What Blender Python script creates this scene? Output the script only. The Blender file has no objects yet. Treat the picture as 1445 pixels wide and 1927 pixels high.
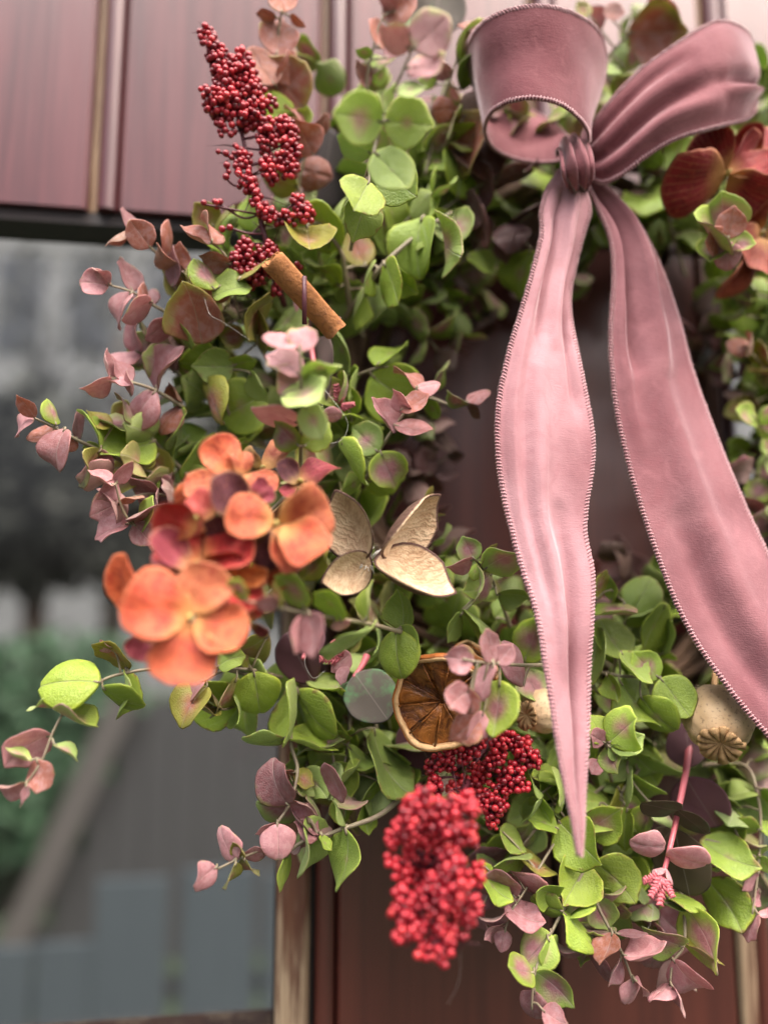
import bpy, math, random
from mathutils import Vector, Matrix, noise as mnoise
R = math.radians
rnd = random.Random(7)
scene = bpy.context.scene
col = scene.collection

# ------------------------------------------------------------------ camera, sky, sun, exposure
FPX, CX, CY = 1450.0, 722.5, 963.5          # lens in photograph pixels (1445 x 1927)
DOOR_Y = 0.46                                # the door's face; the camera is the origin
PITCH, YAW = R(8.0), R(8.0)
cam = bpy.data.cameras.new('camera')
cam.sensor_fit = 'VERTICAL'; cam.sensor_height = 36.0; cam.sensor_width = 27.0
cam.lens = 36.0 * FPX / 1927.0
cam.clip_start = 0.005; cam.clip_end = 500
cam.dof.use_dof = True; cam.dof.focus_distance = 0.341; cam.dof.aperture_fstop = 2.3
cam_o = bpy.data.objects.new('camera', cam); col.objects.link(cam_o)
FWD = Vector((math.sin(YAW) * math.cos(PITCH), math.cos(YAW) * math.cos(PITCH), math.sin(PITCH)))
RIGHT = Vector((math.cos(YAW), -math.sin(YAW), 0)); UP = RIGHT.cross(FWD)
cam_o.matrix_world = Matrix((RIGHT, UP, -FWD)).transposed().to_4x4()
scene.camera = cam_o

SUN_EL, SUN_AZ = R(58), R(-42)               # azimuth: from behind the camera, a little to the left
world = bpy.data.worlds.new('World'); scene.world = world; world.use_nodes = True
wn = world.node_tree.nodes; wl = world.node_tree.links
sky = wn.new('ShaderNodeTexSky'); sky.sky_type = 'NISHITA'; sky.sun_disc = False
sky.sun_elevation = SUN_EL; sky.sun_rotation = R(180) + SUN_AZ
sky.air_density = 0.45; sky.dust_density = 10.0; sky.ozone_density = 0.3
wn['Background'].inputs['Strength'].default_value = 0.125
wl.new(sky.outputs[0], wn['Background'].inputs['Color'])
sun = bpy.data.lights.new('sun', 'SUN'); sun.energy = 1.5; sun.angle = R(22); sun.color = (1, 0.96, 0.9)
sun_o = bpy.data.objects.new('sun', sun); col.objects.link(sun_o)
sd = Vector((math.sin(SUN_AZ) * math.cos(SUN_EL), -math.cos(SUN_AZ) * math.cos(SUN_EL), math.sin(SUN_EL)))
sun_o.rotation_euler = sd.to_track_quat('Z', 'Y').to_euler()
scene.view_settings.view_transform = 'Standard'; scene.view_settings.look = 'None'
scene.view_settings.exposure = 1.7; scene.view_settings.gamma = 1.0
scene.view_settings.use_curve_mapping = False
scene.render.engine = 'CYCLES'
scene.cycles.max_bounces = 5; scene.cycles.diffuse_bounces = 3; scene.cycles.glossy_bounces = 2; scene.cycles.transmission_bounces = 3; scene.cycles.transparent_max_bounces = 12
scene.cycles.use_denoising = True

# ------------------------------------------------------------------ helpers
def P(px, py, h=0.0):
    """point that stands h metres in front of the door, seen at (px, py) of the photograph"""
    d = RIGHT * ((px - CX) / FPX) + UP * ((CY - py) / FPX) + FWD
    return d * ((DOOR_Y - h) / d.y)

def mesh_of(name, v, f, mat=None, smooth=True, attr=None):
    m = bpy.data.meshes.new(name); m.from_pydata([tuple(p) for p in v], [], f); m.update()
    if smooth: m.polygons.foreach_set('use_smooth', [True] * len(m.polygons))
    if attr:
        for k, vals in attr.items():
            a = m.attributes.new(k, 'FLOAT_VECTOR', 'POINT')
            a.data.foreach_set('vector', [c for t in vals for c in t])
    if mat: m.materials.append(mat)
    return m

def link(name, data, parent=None, basis=None, color=None):
    o = bpy.data.objects.new(name, data); col.objects.link(o)
    if parent: o.parent = parent
    if basis is not None: o.matrix_basis = basis
    if color: o.color = color
    return o

def thing(name, label, cat, loc=(0, 0, 0), group=None, kind=None):
    o = bpy.data.objects.new(name, None); col.objects.link(o); o.location = loc
    o.empty_display_size = 0.01
    return tag(o, label, cat, group, kind)

def tag(o, label=None, cat=None, group=None, kind=None):
    if label: o['label'] = label
    if cat: o['category'] = cat
    if group: o['group'] = group
    if kind: o['kind'] = kind
    return o

class MB:
    def __init__(s): s.v = []; s.f = []
    def add(s, v, f):
        b = len(s.v); s.v += list(v); s.f += [tuple(i + b for i in q) for q in f]; return s
    def build(s, name, mat, parent=None, smooth=True, basis=None, color=None, off=None):
        v = [Vector(p) - off for p in s.v] if off is not None else s.v
        return link(name, mesh_of(name, v, s.f, mat, smooth), parent, basis, color)

def box(x0, x1, y0, y1, z0, z1, bev=0.0):
    """box with its long front edges (facing -y) chamfered by bev"""
    b = bev
    v = [(x0, y1, z0), (x1, y1, z0), (x1, y0 + b, z0), (x1 - b, y0, z0), (x0 + b, y0, z0), (x0, y0 + b, z0)]
    v += [(x, y, z1) for x, y, _ in v]
    n = 6
    f = [tuple(range(n)), tuple(range(2 * n - 1, n - 1, -1))] + [(i + n, (i + 1) % n + n, (i + 1) % n, i) for i in range(n)]
    return v, f

def frames(pts):
    ts = []
    for i in range(len(pts)):
        t = pts[min(i + 1, len(pts) - 1)] - pts[max(i - 1, 0)]
        ts.append(t.normalized() if t.length > 1e-9 else Vector((0, 0, 1)))
    n = ts[0].orthogonal().normalized(); out = []
    for t in ts:
        n = (n - t * n.dot(t)); n = n.normalized() if n.length > 1e-6 else t.orthogonal().normalized()
        out.append((t, n, t.cross(n)))
    return out

def tube(pts, rad, sides=6, cap=True):
    pts = [Vector(p) for p in pts]; fr = frames(pts); v = []; f = []
    for i, (p, (t, n, b)) in enumerate(zip(pts, fr)):
        r = rad(i / (len(pts) - 1)) if callable(rad) else rad
        for k in range(sides):
            a = 2 * math.pi * k / sides
            v.append(p + n * (r * math.cos(a)) + b * (r * math.sin(a)))
    for i in range(len(pts) - 1):
        for k in range(sides):
            k2 = (k + 1) % sides
            f.append((i * sides + k, i * sides + k2, (i + 1) * sides + k2, (i + 1) * sides + k))
    if cap:
        f.append(tuple(range(sides - 1, -1, -1))); f.append(tuple((len(pts) - 1) * sides + k for k in range(sides)))
    return v, f

def spline(pts, n):
    """Catmull-Rom through the points, n samples, even in parameter"""
    pts = [Vector(p) for p in pts]
    if len(pts) == 2: return [pts[0].lerp(pts[1], i / (n - 1)) for i in range(n)]
    seg = [max((pts[i + 1] - pts[i]).length, 1e-6) for i in range(len(pts) - 1)]
    tot = sum(seg); out = []
    for i in range(n):
        d = tot * i / (n - 1); k = 0
        while k < len(seg) - 1 and d > seg[k]: d -= seg[k]; k += 1
        t = min(d / seg[k], 1.0)
        p0 = pts[max(k - 1, 0)]; p1 = pts[k]; p2 = pts[k + 1]; p3 = pts[min(k + 2, len(pts) - 1)]
        out.append(0.5 * ((2 * p1) + (p2 - p0) * t + (2 * p0 - 5 * p1 + 4 * p2 - p3) * t * t + (3 * p1 - p0 - 3 * p2 + p3) * t ** 3))
    return out

# ------------------------------------------------------------------ materials
def mat(name):
    m = bpy.data.materials.new(name); m.use_nodes = True
    return m, m.node_tree.nodes, m.node_tree.links, m.node_tree.nodes['Principled BSDF']

class N:
    """short hand for wiring shader nodes"""
    def __init__(s, m): s.n = m.node_tree.nodes; s.l = m.node_tree.links
    def set(s, sock, val):
        if hasattr(val, 'is_output'): s.l.new(val, sock)
        elif val is not None:
            sock.default_value = val if not isinstance(val, tuple) or len(val) != 3 or sock.type != 'RGBA' else (*val, 1)
    def math(s, op, a, b=None, c=None, clamp=False):
        x = s.n.new('ShaderNodeMath'); x.operation = op; x.use_clamp = clamp
        for i, q in enumerate((a, b, c)):
            if q is not None: s.set(x.inputs[i], q)
        return x.outputs[0]
    def mix(s, fac, a, b, blend='MIX'):
        x = s.n.new('ShaderNodeMix'); x.data_type = 'RGBA'; x.blend_type = blend
        s.set(x.inputs[0], fac); s.set(x.inputs[6], a); s.set(x.inputs[7], b); return x.outputs[2]
    def noise(s, scale, detail=3, rough=0.6, vec=None, dist=0.0):
        x = s.n.new('ShaderNodeTexNoise'); x.inputs['Scale'].default_value = scale; x.inputs['Detail'].default_value = detail
        x.inputs['Roughness'].default_value = rough; x.inputs['Distortion'].default_value = dist
        if vec is not None: s.l.new(vec, x.inputs['Vector'])
        return x.outputs['Fac']
    def attr(s, name):
        x = s.n.new('ShaderNodeAttribute'); x.attribute_name = name
        y = s.n.new('ShaderNodeSeparateXYZ'); s.l.new(x.outputs['Vector'], y.inputs[0])
        return x.outputs['Vector'], y.outputs
    def coord(s, which='Object', scale=None, obj_random=False):
        x = s.n.new('ShaderNodeTexCoord'); v = x.outputs[which]
        if scale:
            mp = s.n.new('ShaderNodeMapping'); mp.inputs['Scale'].default_value = scale
            s.l.new(v, mp.inputs['Vector']); v = mp.outputs[0]
        if obj_random:
            oi = s.n.new('ShaderNodeObjectInfo'); ad = s.n.new('ShaderNodeVectorMath'); ad.operation = 'ADD'
            cb = s.n.new('ShaderNodeCombineXYZ'); k = s.math('MULTIPLY', oi.outputs['Random'], 37.0)
            for i in range(3): s.l.new(k, cb.inputs[i])
            s.l.new(v, ad.inputs[0]); s.l.new(cb.outputs[0], ad.inputs[1]); v = ad.outputs[0]
        return v
    def ramp(s, fac, stops):
        x = s.n.new('ShaderNodeValToRGB'); e = x.color_ramp.elements
        while len(e) < len(stops): e.new(0.5)
        for el, (p, c) in zip(e, stops): el.position = p; el.color = (*c, 1)
        s.set(x.inputs[0], fac); return x.outputs[0]
    def smooth(s, x, a, b):
        m = s.n.new('ShaderNodeMapRange'); m.interpolation_type = 'SMOOTHSTEP'
        s.set(m.inputs[0], x); m.inputs[1].default_value = a; m.inputs[2].default_value = b; return m.outputs[0]
    def bump(s, height, strength, dist, bsdf):
        x = s.n.new('ShaderNodeBump'); x.inputs['Strength'].default_value = strength; x.inputs['Distance'].default_value = dist
        s.l.new(height, x.inputs['Height']); s.l.new(x.outputs[0], bsdf.inputs['Normal']); return x
    def translucent(s, colr, amount, bsdf):
        t = s.n.new('ShaderNodeBsdfTranslucent'); s.set(t.inputs[0], colr)
        mx = s.n.new('ShaderNodeMixShader'); s.set(mx.inputs[0], amount)
        s.l.new(bsdf.outputs[0], mx.inputs[1]); s.l.new(t.outputs[0], mx.inputs[2])
        s.l.new(mx.outputs[0], s.n['Material Output'].inputs['Surface'])

def leaf_material():
    m, n, l, b = mat('waxy_leaf'); k = N(m)
    vec, (u, v, e) = k.attr('leaf')
    oi = n.new('ShaderNodeObjectInfo'); sp = n.new('ShaderNodeSeparateXYZ'); l.new(oi.outputs['Color'], sp.inputs[0])
    mau, oli, val = sp.outputs
    r = k.math('ABSOLUTE', e)
    co = k.coord('Object', obj_random=True)
    nz = k.noise(3.0, 3, 0.6, co)
    fine = k.noise(26.0, 2, 0.6, co)
    rn = k.math('ADD', r, k.math('MULTIPLY', k.math('MULTIPLY', k.math('SUBTRACT', nz, 0.5), 1.3), k.math('ADD', mau, 0.1)))
    # the blush sits off centre, to a different side on every leaf
    rdm = oi.outputs['Random']
    bias = k.math('ADD', k.math('MULTIPLY', k.math('SUBTRACT', k.math('FRACT', k.math('MULTIPLY', rdm, 7.3)), 0.5), k.math('MULTIPLY', k.math('SUBTRACT', v, 0.5), 0.9)),
                  k.math('MULTIPLY', k.math('SUBTRACT', k.math('FRACT', k.math('MULTIPLY', rdm, 13.7)), 0.5), k.math('MULTIPLY', u, 0.5)))
    rn = k.math('ADD', rn, bias)
    f = k.math('DIVIDE', k.math('SUBTRACT', k.math('MULTIPLY', mau, 1.4), k.math('MULTIPLY', rn, 0.8)), 0.45, clamp=True)
    rim = k.math('MULTIPLY', k.smooth(r, 0.84, 0.98), k.smooth(k.noise(4.5, 2, 0.5, co), 0.3, 0.6))
    green = k.mix(rim, (0.24, 0.36, 0.05), (0.50, 0.60, 0.07))
    green = k.mix(k.math('MULTIPLY', nz, 0.85), green, (0.36, 0.48, 0.05))
    green = k.mix(k.math('MULTIPLY', k.smooth(k.math('FRACT', k.math('MULTIPLY', rdm, 3.7)), 0.3, 1.0), 0.55), green, (0.32, 0.43, 0.17))
    green = k.mix(k.math('MULTIPLY', oli, 0.62), green, (0.36, 0.23, 0.035))
    mauve = k.mix(oli, (0.42, 0.185, 0.205), (0.42, 0.145, 0.075))
    mauve = k.mix(k.math('MULTIPLY', rim, 0.4), mauve, (0.50, 0.20, 0.17))
    dust = k.noise(6.0, 3, 0.55, co)
    mauve = k.mix(k.math('MULTIPLY', k.smooth(dust, 0.42, 0.66), 0.5), mauve, (0.50, 0.32, 0.33))
    mauve = k.mix(k.math('MULTIPLY', k.smooth(dust, 0.5, 0.3), 0.25), mauve, (0.24, 0.09, 0.09))
    c = k.mix(f, green, mauve)
    dry = k.math('MULTIPLY', k.smooth(k.math('ADD', r, k.math('MULTIPLY', k.math('SUBTRACT', dust, 0.5), 0.9)), 0.93, 1.08), k.smooth(k.math('FRACT', k.math('MULTIPLY', rdm, 29.1)), 0.45, 0.85))
    c = k.mix(k.math('MULTIPLY', dry, 0.75), c, (0.26, 0.13, 0.06))
    under = k.math('LESS_THAN', e, 0.0)
    c = k.mix(k.math('MULTIPLY', under, 0.32), c, (0.33, 0.36, 0.24))
    # veins: midrib and slanting side veins, paler than the blade
    au = k.math('ABSOLUTE', u)
    mid = k.smooth(au, 0.028, 0.0)
    w = k.math('FRACT', k.math('ADD', k.math('MULTIPLY', k.math('SUBTRACT', v, k.math('MULTIPLY', au, 0.75)), 4.2),
                               k.math('MULTIPLY', nz, 0.35)))
    lat = k.math('MULTIPLY', k.smooth(k.math('ABSOLUTE', k.math('SUBTRACT', w, 0.5)), 0.03, 0.0), k.smooth(r, 0.95, 0.6))
    vein = k.math('MAXIMUM', mid, k.math('MULTIPLY', lat, 0.55))
    c = k.mix(k.math('MULTIPLY', vein, 0.42), c, (0.62, 0.58, 0.48))
    c = k.mix(k.math('MULTIPLY', k.smooth(fine, 0.62, 0.8), 0.22), c, (0.30, 0.22, 0.12))
    c = k.mix(k.math('MULTIPLY', k.math('SUBTRACT', val, 1.15), 0.75, clamp=True), c, k.mix(f, (0.50, 0.58, 0.26), (0.52, 0.31, 0.32)))
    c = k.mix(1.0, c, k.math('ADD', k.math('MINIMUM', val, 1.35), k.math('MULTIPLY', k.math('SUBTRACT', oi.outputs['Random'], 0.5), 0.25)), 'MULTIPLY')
    l.new(c, b.inputs['Base Color'])
    l.new(k.math('ADD', 0.20, k.math('MULTIPLY', fine, 0.28)), b.inputs['Roughness'])
    b.inputs['Specular IOR Level'].default_value = 0.5
    b.inputs['Sheen Weight'].default_value = 0.08; b.inputs['Sheen Roughness'].default_value = 0.4
    k.bump(k.math('SUBTRACT', k.math('MULTIPLY', fine, 0.04), k.math('MULTIPLY', vein, 0.8)), 0.45, 0.04, b)
    k.translucent(c, 0.36, b)
    return m

def petal_material():
    m, n, l, b = mat('silk_petal'); k = N(m)
    vec, (u, v, e) = k.attr('leaf')
    oi = n.new('ShaderNodeObjectInfo')
    co = k.coord('Object', obj_random=True)
    nz = k.noise(2.6, 4, 0.65, co); fine = k.noise(14.0, 3, 0.7, co)
    base = oi.outputs['Color']
    c = k.mix(k.smooth(nz, 0.42, 0.72), base, k.mix(1.0, base, (0.72, 0.36, 0.42), 'MULTIPLY'))
    blot = k.noise(5.5, 5, 0.75, co, 0.8)
    c = k.mix(k.math('MULTIPLY', k.smooth(blot, 0.46, 0.64), 0.75), c, k.mix(1.0, base, (0.55, 0.2, 0.3), 'MULTIPLY'))
    c = k.mix(k.math('MULTIPLY', k.smooth(fine, 0.55, 0.75), 0.4), c, (0.66, 0.20, 0.05))
    vw = k.math('FRACT', k.math('ADD', k.math('MULTIPLY', k.math('DIVIDE', u, k.math('ADD', v, 0.35)), 5.0), k.math('MULTIPLY', nz, 0.6)))
    c = k.mix(k.math('MULTIPLY', k.smooth(k.math('ABSOLUTE', k.math('SUBTRACT', vw, 0.5)), 0.09, 0.0), 0.28), c, (0.70, 0.36, 0.16))
    c = k.mix(k.math('MULTIPLY', k.smooth(k.math('ADD', v, k.math('MULTIPLY', k.math('SUBTRACT', nz, 0.5), 0.3)), 0.42, 0.0), 0.8), c, k.mix(0.6, base, (0.75, 0.50, 0.14)))
    c = k.mix(k.math('MULTIPLY', k.smooth(k.math('ABSOLUTE', e), 0.86, 1.0), 0.35), c, (0.62, 0.28, 0.12))
    l.new(c, b.inputs['Base Color']); b.inputs['Roughness'].default_value = 0.62
    b.inputs['Sheen Weight'].default_value = 0.08
    wv = k.math('SINE', k.math('MULTIPLY', k.math('ADD', u, k.math('MULTIPLY', nz, 0.6)), 26.0))
    k.bump(k.math('ADD', k.math('MULTIPLY', wv, 0.07), fine), 0.22, 0.03, b)
    k.translucent(c, 0.3, b)
    return m

def felt_material():
    m, n, l, b = mat('fabric_leaf'); k = N(m)
    vec, (u, v, e) = k.attr('leaf')
    oi = n.new('ShaderNodeObjectInfo'); co = k.coord('Object', obj_random=True)
    nz = k.noise(2.2, 4, 0.6, co)
    sp = n.new('ShaderNodeSeparateXYZ'); l.new(oi.outputs['Color'], sp.inputs[0])
    c = k.mix(k.math('MULTIPLY', oi.outputs['Alpha'], k.smooth(nz, 0.5, 0.72)), oi.outputs['Color'], (0.10, 0.26, 0.10))
    au = k.math('ABSOLUTE', u); mid = k.smooth(au, 0.03, 0.0)
    c = k.mix(k.math('MULTIPLY', mid, 0.3), c, (0.4, 0.34, 0.32))
    l.new(c, b.inputs['Base Color']); b.inputs['Roughness'].default_value = 0.75
    weave = k.math('MULTIPLY', k.math('SINE', k.math('MULTIPLY', u, 190.0)), k.math('SINE', k.math('MULTIPLY', v, 220.0)))
    b.inputs['Sheen Weight'].default_value = 0.06
    k.bump(weave, 0.25, 0.02, b); k.translucent(c, 0.06, b)
    return m

def simple(name, rgb, rough=0.5, nscale=40, amount=0.3, dark=(0, 0, 0), bump=0.2, bdist=0.001, **kw):
    m, n, l, b = mat(name); k = N(m)
    nz = k.noise(nscale, 4, 0.65, k.coord('Object', kw.pop('stretch', None)))
    l.new(k.mix(k.math('MULTIPLY', k.smooth(nz, 0.4, 0.75), amount), rgb, dark), b.inputs['Base Color'])
    b.inputs['Roughness'].default_value = rough
    for a, v in kw.items(): b.inputs[a.replace('_', ' ')].default_value = v
    if bump: k.bump(nz, bump, bdist, b)
    return m

def berry_material():
    m, n, l, b = mat('berry_red'); k = N(m)
    oi = n.new('ShaderNodeObjectInfo')
    nz = k.noise(3.0, 3, 0.6, k.coord('Object', obj_random=True))
    c = k.ramp(oi.outputs['Random'], [(0, (0.12, 0.005, 0.012)), (0.45, (0.32, 0.010, 0.022)), (0.85, (0.42, 0.018, 0.03)), (1, (0.46, 0.03, 0.035))])
    c = k.mix(k.math('MULTIPLY', k.smooth(nz, 0.5, 0.7), 0.35), c, (0.18, 0.01, 0.02))
    so = n.new('ShaderNodeSeparateXYZ'); l.new(k.coord('Object'), so.inputs[0])
    c = k.mix(k.smooth(so.outputs[2], 0.90, 0.97), c, (0.05, 0.008, 0.01))
    l.new(c, b.inputs['Base Color']); b.inputs['Roughness'].default_value = 0.28
    return m

def wood_material(name, c0, c1, rough, worn=0.0, coat=0.0):
    m, n, l, b = mat(name); k = N(m)
    g = k.noise(9.0, 5, 0.65, k.coord('Object', (9, 9, 0.35), obj_random=True), 0.6)
    gf = k.noise(60.0, 3, 0.7, k.coord('Object', (12, 12, 0.25), obj_random=True))
    big = k.noise(5.0, 3, 0.5, k.coord('Object', (3, 1, 0.6), obj_random=True))
    c = k.mix(k.smooth(g, 0.3, 0.72), c0, c1)
    c = k.mix(k.math('MULTIPLY', k.smooth(big, 0.45, 0.7), 0.4), c, tuple(x * 0.55 for x in c0))
    c = k.mix(k.math('MULTIPLY', k.smooth(gf, 0.55, 0.8), 0.45), c, tuple(x * 0.4 for x in c0))
    if worn:
        wm = k.noise(22.0, 5, 0.75, k.coord('Object', (1.6, 1.6, 0.16)), 0.4)
        wf = k.math('MULTIPLY', k.smooth(wm, 0.47, 0.58), worn)
        c = k.mix(wf, c, k.mix(k.smooth(gf, 0.35, 0.65), (0.42, 0.31, 0.20), (0.16, 0.10, 0.06)))
        l.new(k.math('ADD', rough, k.math('MULTIPLY', wf, 0.4)), b.inputs['Roughness'])
        h = k.math('SUBTRACT', gf, k.math('MULTIPLY', wf, 1.2))
        k.bump(h, 0.5, 0.0012, b)
    else:
        l.new(k.math('ADD', rough - 0.06, k.math('MULTIPLY', gf, 0.16)), b.inputs['Roughness'])
        k.bump(k.math('ADD', gf, k.math('MULTIPLY', g, 0.6)), 0.22, 0.0008, b)
    l.new(c, b.inputs['Base Color'])
    b.inputs['Coat Weight'].default_value = coat; b.inputs['Coat Roughness'].default_value = 0.22
    return m

def velvet_material():
    m, n, l, b = mat('dusty_pink_velvet'); k = N(m)
    co = k.coord('Object')
    big = k.noise(26, 4, 0.6, co, 0.5); mid = k.noise(85, 4, 0.65, co, 1.2); fine = k.noise(1500, 2, 0.6, co)
    vec, (u, v, e) = k.attr('cloth')
    rib = k.noise(900, 2, 0.5, k.coord('Object', (0.35, 1, 2.2)))
    c = k.mix(k.smooth(big, 0.38, 0.66), (0.130, 0.043, 0.052), (0.185, 0.072, 0.082))
    c = k.mix(k.math('MULTIPLY', k.smooth(mid, 0.5, 0.7), 0.35), c, (0.25, 0.10, 0.112))
    c = k.mix(k.math('MULTIPLY', fine, 0.25), c, (0.10, 0.03, 0.036))
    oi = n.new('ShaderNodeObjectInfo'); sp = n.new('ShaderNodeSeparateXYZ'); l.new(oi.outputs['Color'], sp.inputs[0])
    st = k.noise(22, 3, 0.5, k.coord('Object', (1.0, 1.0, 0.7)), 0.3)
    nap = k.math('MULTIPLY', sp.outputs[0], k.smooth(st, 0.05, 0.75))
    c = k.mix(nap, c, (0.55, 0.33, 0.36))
    c = k.mix(k.math('MULTIPLY', k.smooth(mid, 0.52, 0.36), 0.16), c, (0.20, 0.062, 0.075))
    c = k.mix(k.math('MULTIPLY', k.smooth(k.noise(14, 2, 0.5, co), 0.5, 0.7), 0.14), c, (0.5, 0.25, 0.28))
    l.new(c, b.inputs['Base Color']); b.inputs['Roughness'].default_value = 0.85
    b.inputs['Sheen Weight'].default_value = 0.8; b.inputs['Sheen Roughness'].default_value = 0.3
    b.inputs['Sheen Tint'].default_value = (1.0, 0.80, 0.84, 1)
    b.inputs['Specular IOR Level'].default_value = 0.15
    h = k.math('ADD', fine, k.math('MULTIPLY', rib, 1.2))
    k.bump(h, 0.3, 0.0006, b)
    return m

M = {}
M['leaf'] = leaf_material(); M['petal'] = petal_material(); M['felt'] = felt_material()
M['stem'] = simple('grey_green_stem', (0.22, 0.19, 0.12), 0.55, 300, 0.6, (0.16, 0.09, 0.08), 0.3)
M['twig'] = simple('willow_twig', (0.13, 0.075, 0.045), 0.8, 60, 0.6, (0.03, 0.018, 0.012), 0.6, 0.002, stretch=(1, 1, 1))
M['berry_stem'] = simple('maroon_stem', (0.085, 0.014, 0.024), 0.5, 300, 0.5, (0.03, 0.01, 0.012))
M['pink_stem'] = simple('pink_plastic_stem', (0.42, 0.10, 0.12), 0.4, 200, 0.4, (0.28, 0.06, 0.08))
M['berry'] = berry_material()
M['velvet'] = velvet_material()
M['thread'] = simple('pale_pink_thread', (0.30, 0.14, 0.155), 0.55, 900, 0.4, (0.36, 0.14, 0.16), Sheen_Weight=0.5)
M['hair'] = simple('white_fibre', (0.7, 0.68, 0.64), 0.4, 10, 0.1, bump=0)
M['wood'] = wood_material('varnished_red_wood', (0.062, 0.015, 0.012), (0.098, 0.025, 0.018), 0.32, coat=0.3)
M['wood_glare'] = wood_material('sky_glare_pinkish_wood', (0.055, 0.012, 0.015), (0.115, 0.031, 0.035), 0.32, coat=0.38)  # upper boards: sky glare on the varnish put into a pinker base colour
M['wood_dark'] = wood_material('dark_frame_wood', (0.012, 0.007, 0.007), (0.02, 0.01, 0.01), 0.6)
M['wood_worn'] = wood_material('peeling_bead_wood', (0.085, 0.030, 0.018), (0.14, 0.055, 0.03), 0.45, worn=1.0)
M['wood_gold'] = wood_material('bare_groove_wood', (0.11, 0.055, 0.025), (0.20, 0.11, 0.05), 0.5, worn=0.5)

# ------------------------------------------------------------------ leaf, petal and shell meshes
def blade(name, mt, outline, thick, shape, seg=22, rings=(0.3, 0.58, 0.8, 0.94)):
    """closed blade: base at the origin, tip at y = 1, rounded rim; shape(u, v) lifts the sheet"""
    cx, cy = 0.0, 0.5
    v = []; at = []; f = []
    def pos(r, k, side):
        a = 2 * math.pi * k / seg - math.pi / 2
        ox, oy = outline(a)
        x = ox * r; y = cy + (oy - cy) * r
        z = shape(x * 2, y) if not isinstance(shape, tuple) else 0
        t = thick * (1.0 if r < 0.9 else 0.8) * 0.5 * side if r < 1 else 0
        return Vector((x, y, z + t)), (x * 2, y, r if side >= 0 else -r)
    def put(r, side):
        i0 = len(v)
        for k in range(seg):
            p, q = pos(r, k, side); v.append(p); at.append(q)
        return i0
    c0, q0 = pos(0, 0, 1); v.append(c0); at.append(q0)
    rs = [put(r, 1) for r in rings] + [put(1.0, 1)] + [put(r, -1) for r in (0.94, 0.6)]
    ce = len(v); p, q = pos(0, 0, -1); v.append(p); at.append((0, 0.5, -0.01))
    for k in range(seg):
        k2 = (k + 1) % seg
        f.append((0, rs[0] + k, rs[0] + k2))
        for a, b_ in zip(rs, rs[1:]): f.append((a + k, b_ + k, b_ + k2, a + k2))
        f.append((ce, rs[-1] + k2, rs[-1] + k))
    return v, f, at

def bendy(pts, curl, twist):
    """curl the blade along its length into an arc and twist it about its own axis"""
    out = []
    for p in pts:
        a = twist * p.y
        x, z = p.x * math.cos(a) - p.z * math.sin(a), p.x * math.sin(a) + p.z * math.cos(a)
        if abs(curl) > 1e-3:
            th = curl * p.y; r = 1.0 / curl
            out.append(Vector((x, (r - z) * math.sin(th), r - (r - z) * math.cos(th))))
        else: out.append(Vector((x, p.y, z)))
    L = max(0.3, max(q.y for q in out))
    return [q / L for q in out]

def leaf_outline(tip, wob, ph, point=0.0, saw=0.0):
    def o(a):
        s = math.sin(a)                                   # -1 at the base, 1 at the tip
        x = 0.5 * math.cos(a) * (1 - 0.10 * s) * (1 + wob * math.sin(5 * a + ph) + 0.5 * wob * math.sin(9 * a + 2 * ph) + saw * math.sin(14 * a + ph))
        y = 0.5 + 0.5 * s
        if s > 0.6: x *= 1 - tip * (s - 0.6) / 0.4
        if s > 0.93: y += point * (s - 0.93) / 0.07
        if s < -0.7: x *= 1 - 0.25 * (-s - 0.7) / 0.3
        return x, y
    return o

LEAF = []
specs = [  # cup, curl, twist, wave, tip, point, saw
    (0.45, 0.45, 0.0, 0.05, 0.25, .05, .0), (0.8, -0.5, 0.35, 0.08, 0.5, .08, .012), (-0.6, -0.9, 0.0, 0.06, 0.15, .03, .0), (0.3, 1.1, -0.4, 0.10, 0.35, .06, .01),
    (1.1, 0.3, 0.15, 0.08, 0.55, .08, .0), (-0.4, 0.9, 0.7, 0.09, 0.3, .05, .015), (0.5, -1.3, -0.3, 0.10, 0.4, .06, .0), (1.4, 0.7, 0.4, 0.07, 0.6, .09, .01),
    (0.15, 0.25, 0.15, 0.05, 0.1, .03, .0), (-0.9, -0.4, -0.5, 0.08, 0.2, .05, .012), (0.6, 0.8, -0.7, 0.13, 0.45, .08, .015), (0.9, -0.9, 0.1, 0.10, 0.3, .04, .0),
    (0.25, 0.4, 0.2, 0.07, 0.3, .06, .02), (1.2, 1.0, -0.2, 0.06, 0.4, .07, .0)]
for i, (cup, curl, tw, wav, tip, pnt, saw) in enumerate(specs):
    ph = i * 1.7
    sh = lambda u, y, cup=cup, wav=wav, ph=ph: 0.30 * cup * (u * u - 0.25 * abs(u)) + wav * abs(u) * math.sin(6.5 * y + ph) * 0.8 * (1 if u > 0 else -0.7) - 0.03 * math.exp(-(u / 0.08) ** 2)
    v, f, at = blade('leaf', None, leaf_outline(tip, 0.026, ph, pnt, saw), 0.034, sh, 28)
    v = bendy(v, curl, tw)
    LEAF.append(mesh_of('leaf', v, f, M['leaf'], True, {'leaf': at}))

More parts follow.
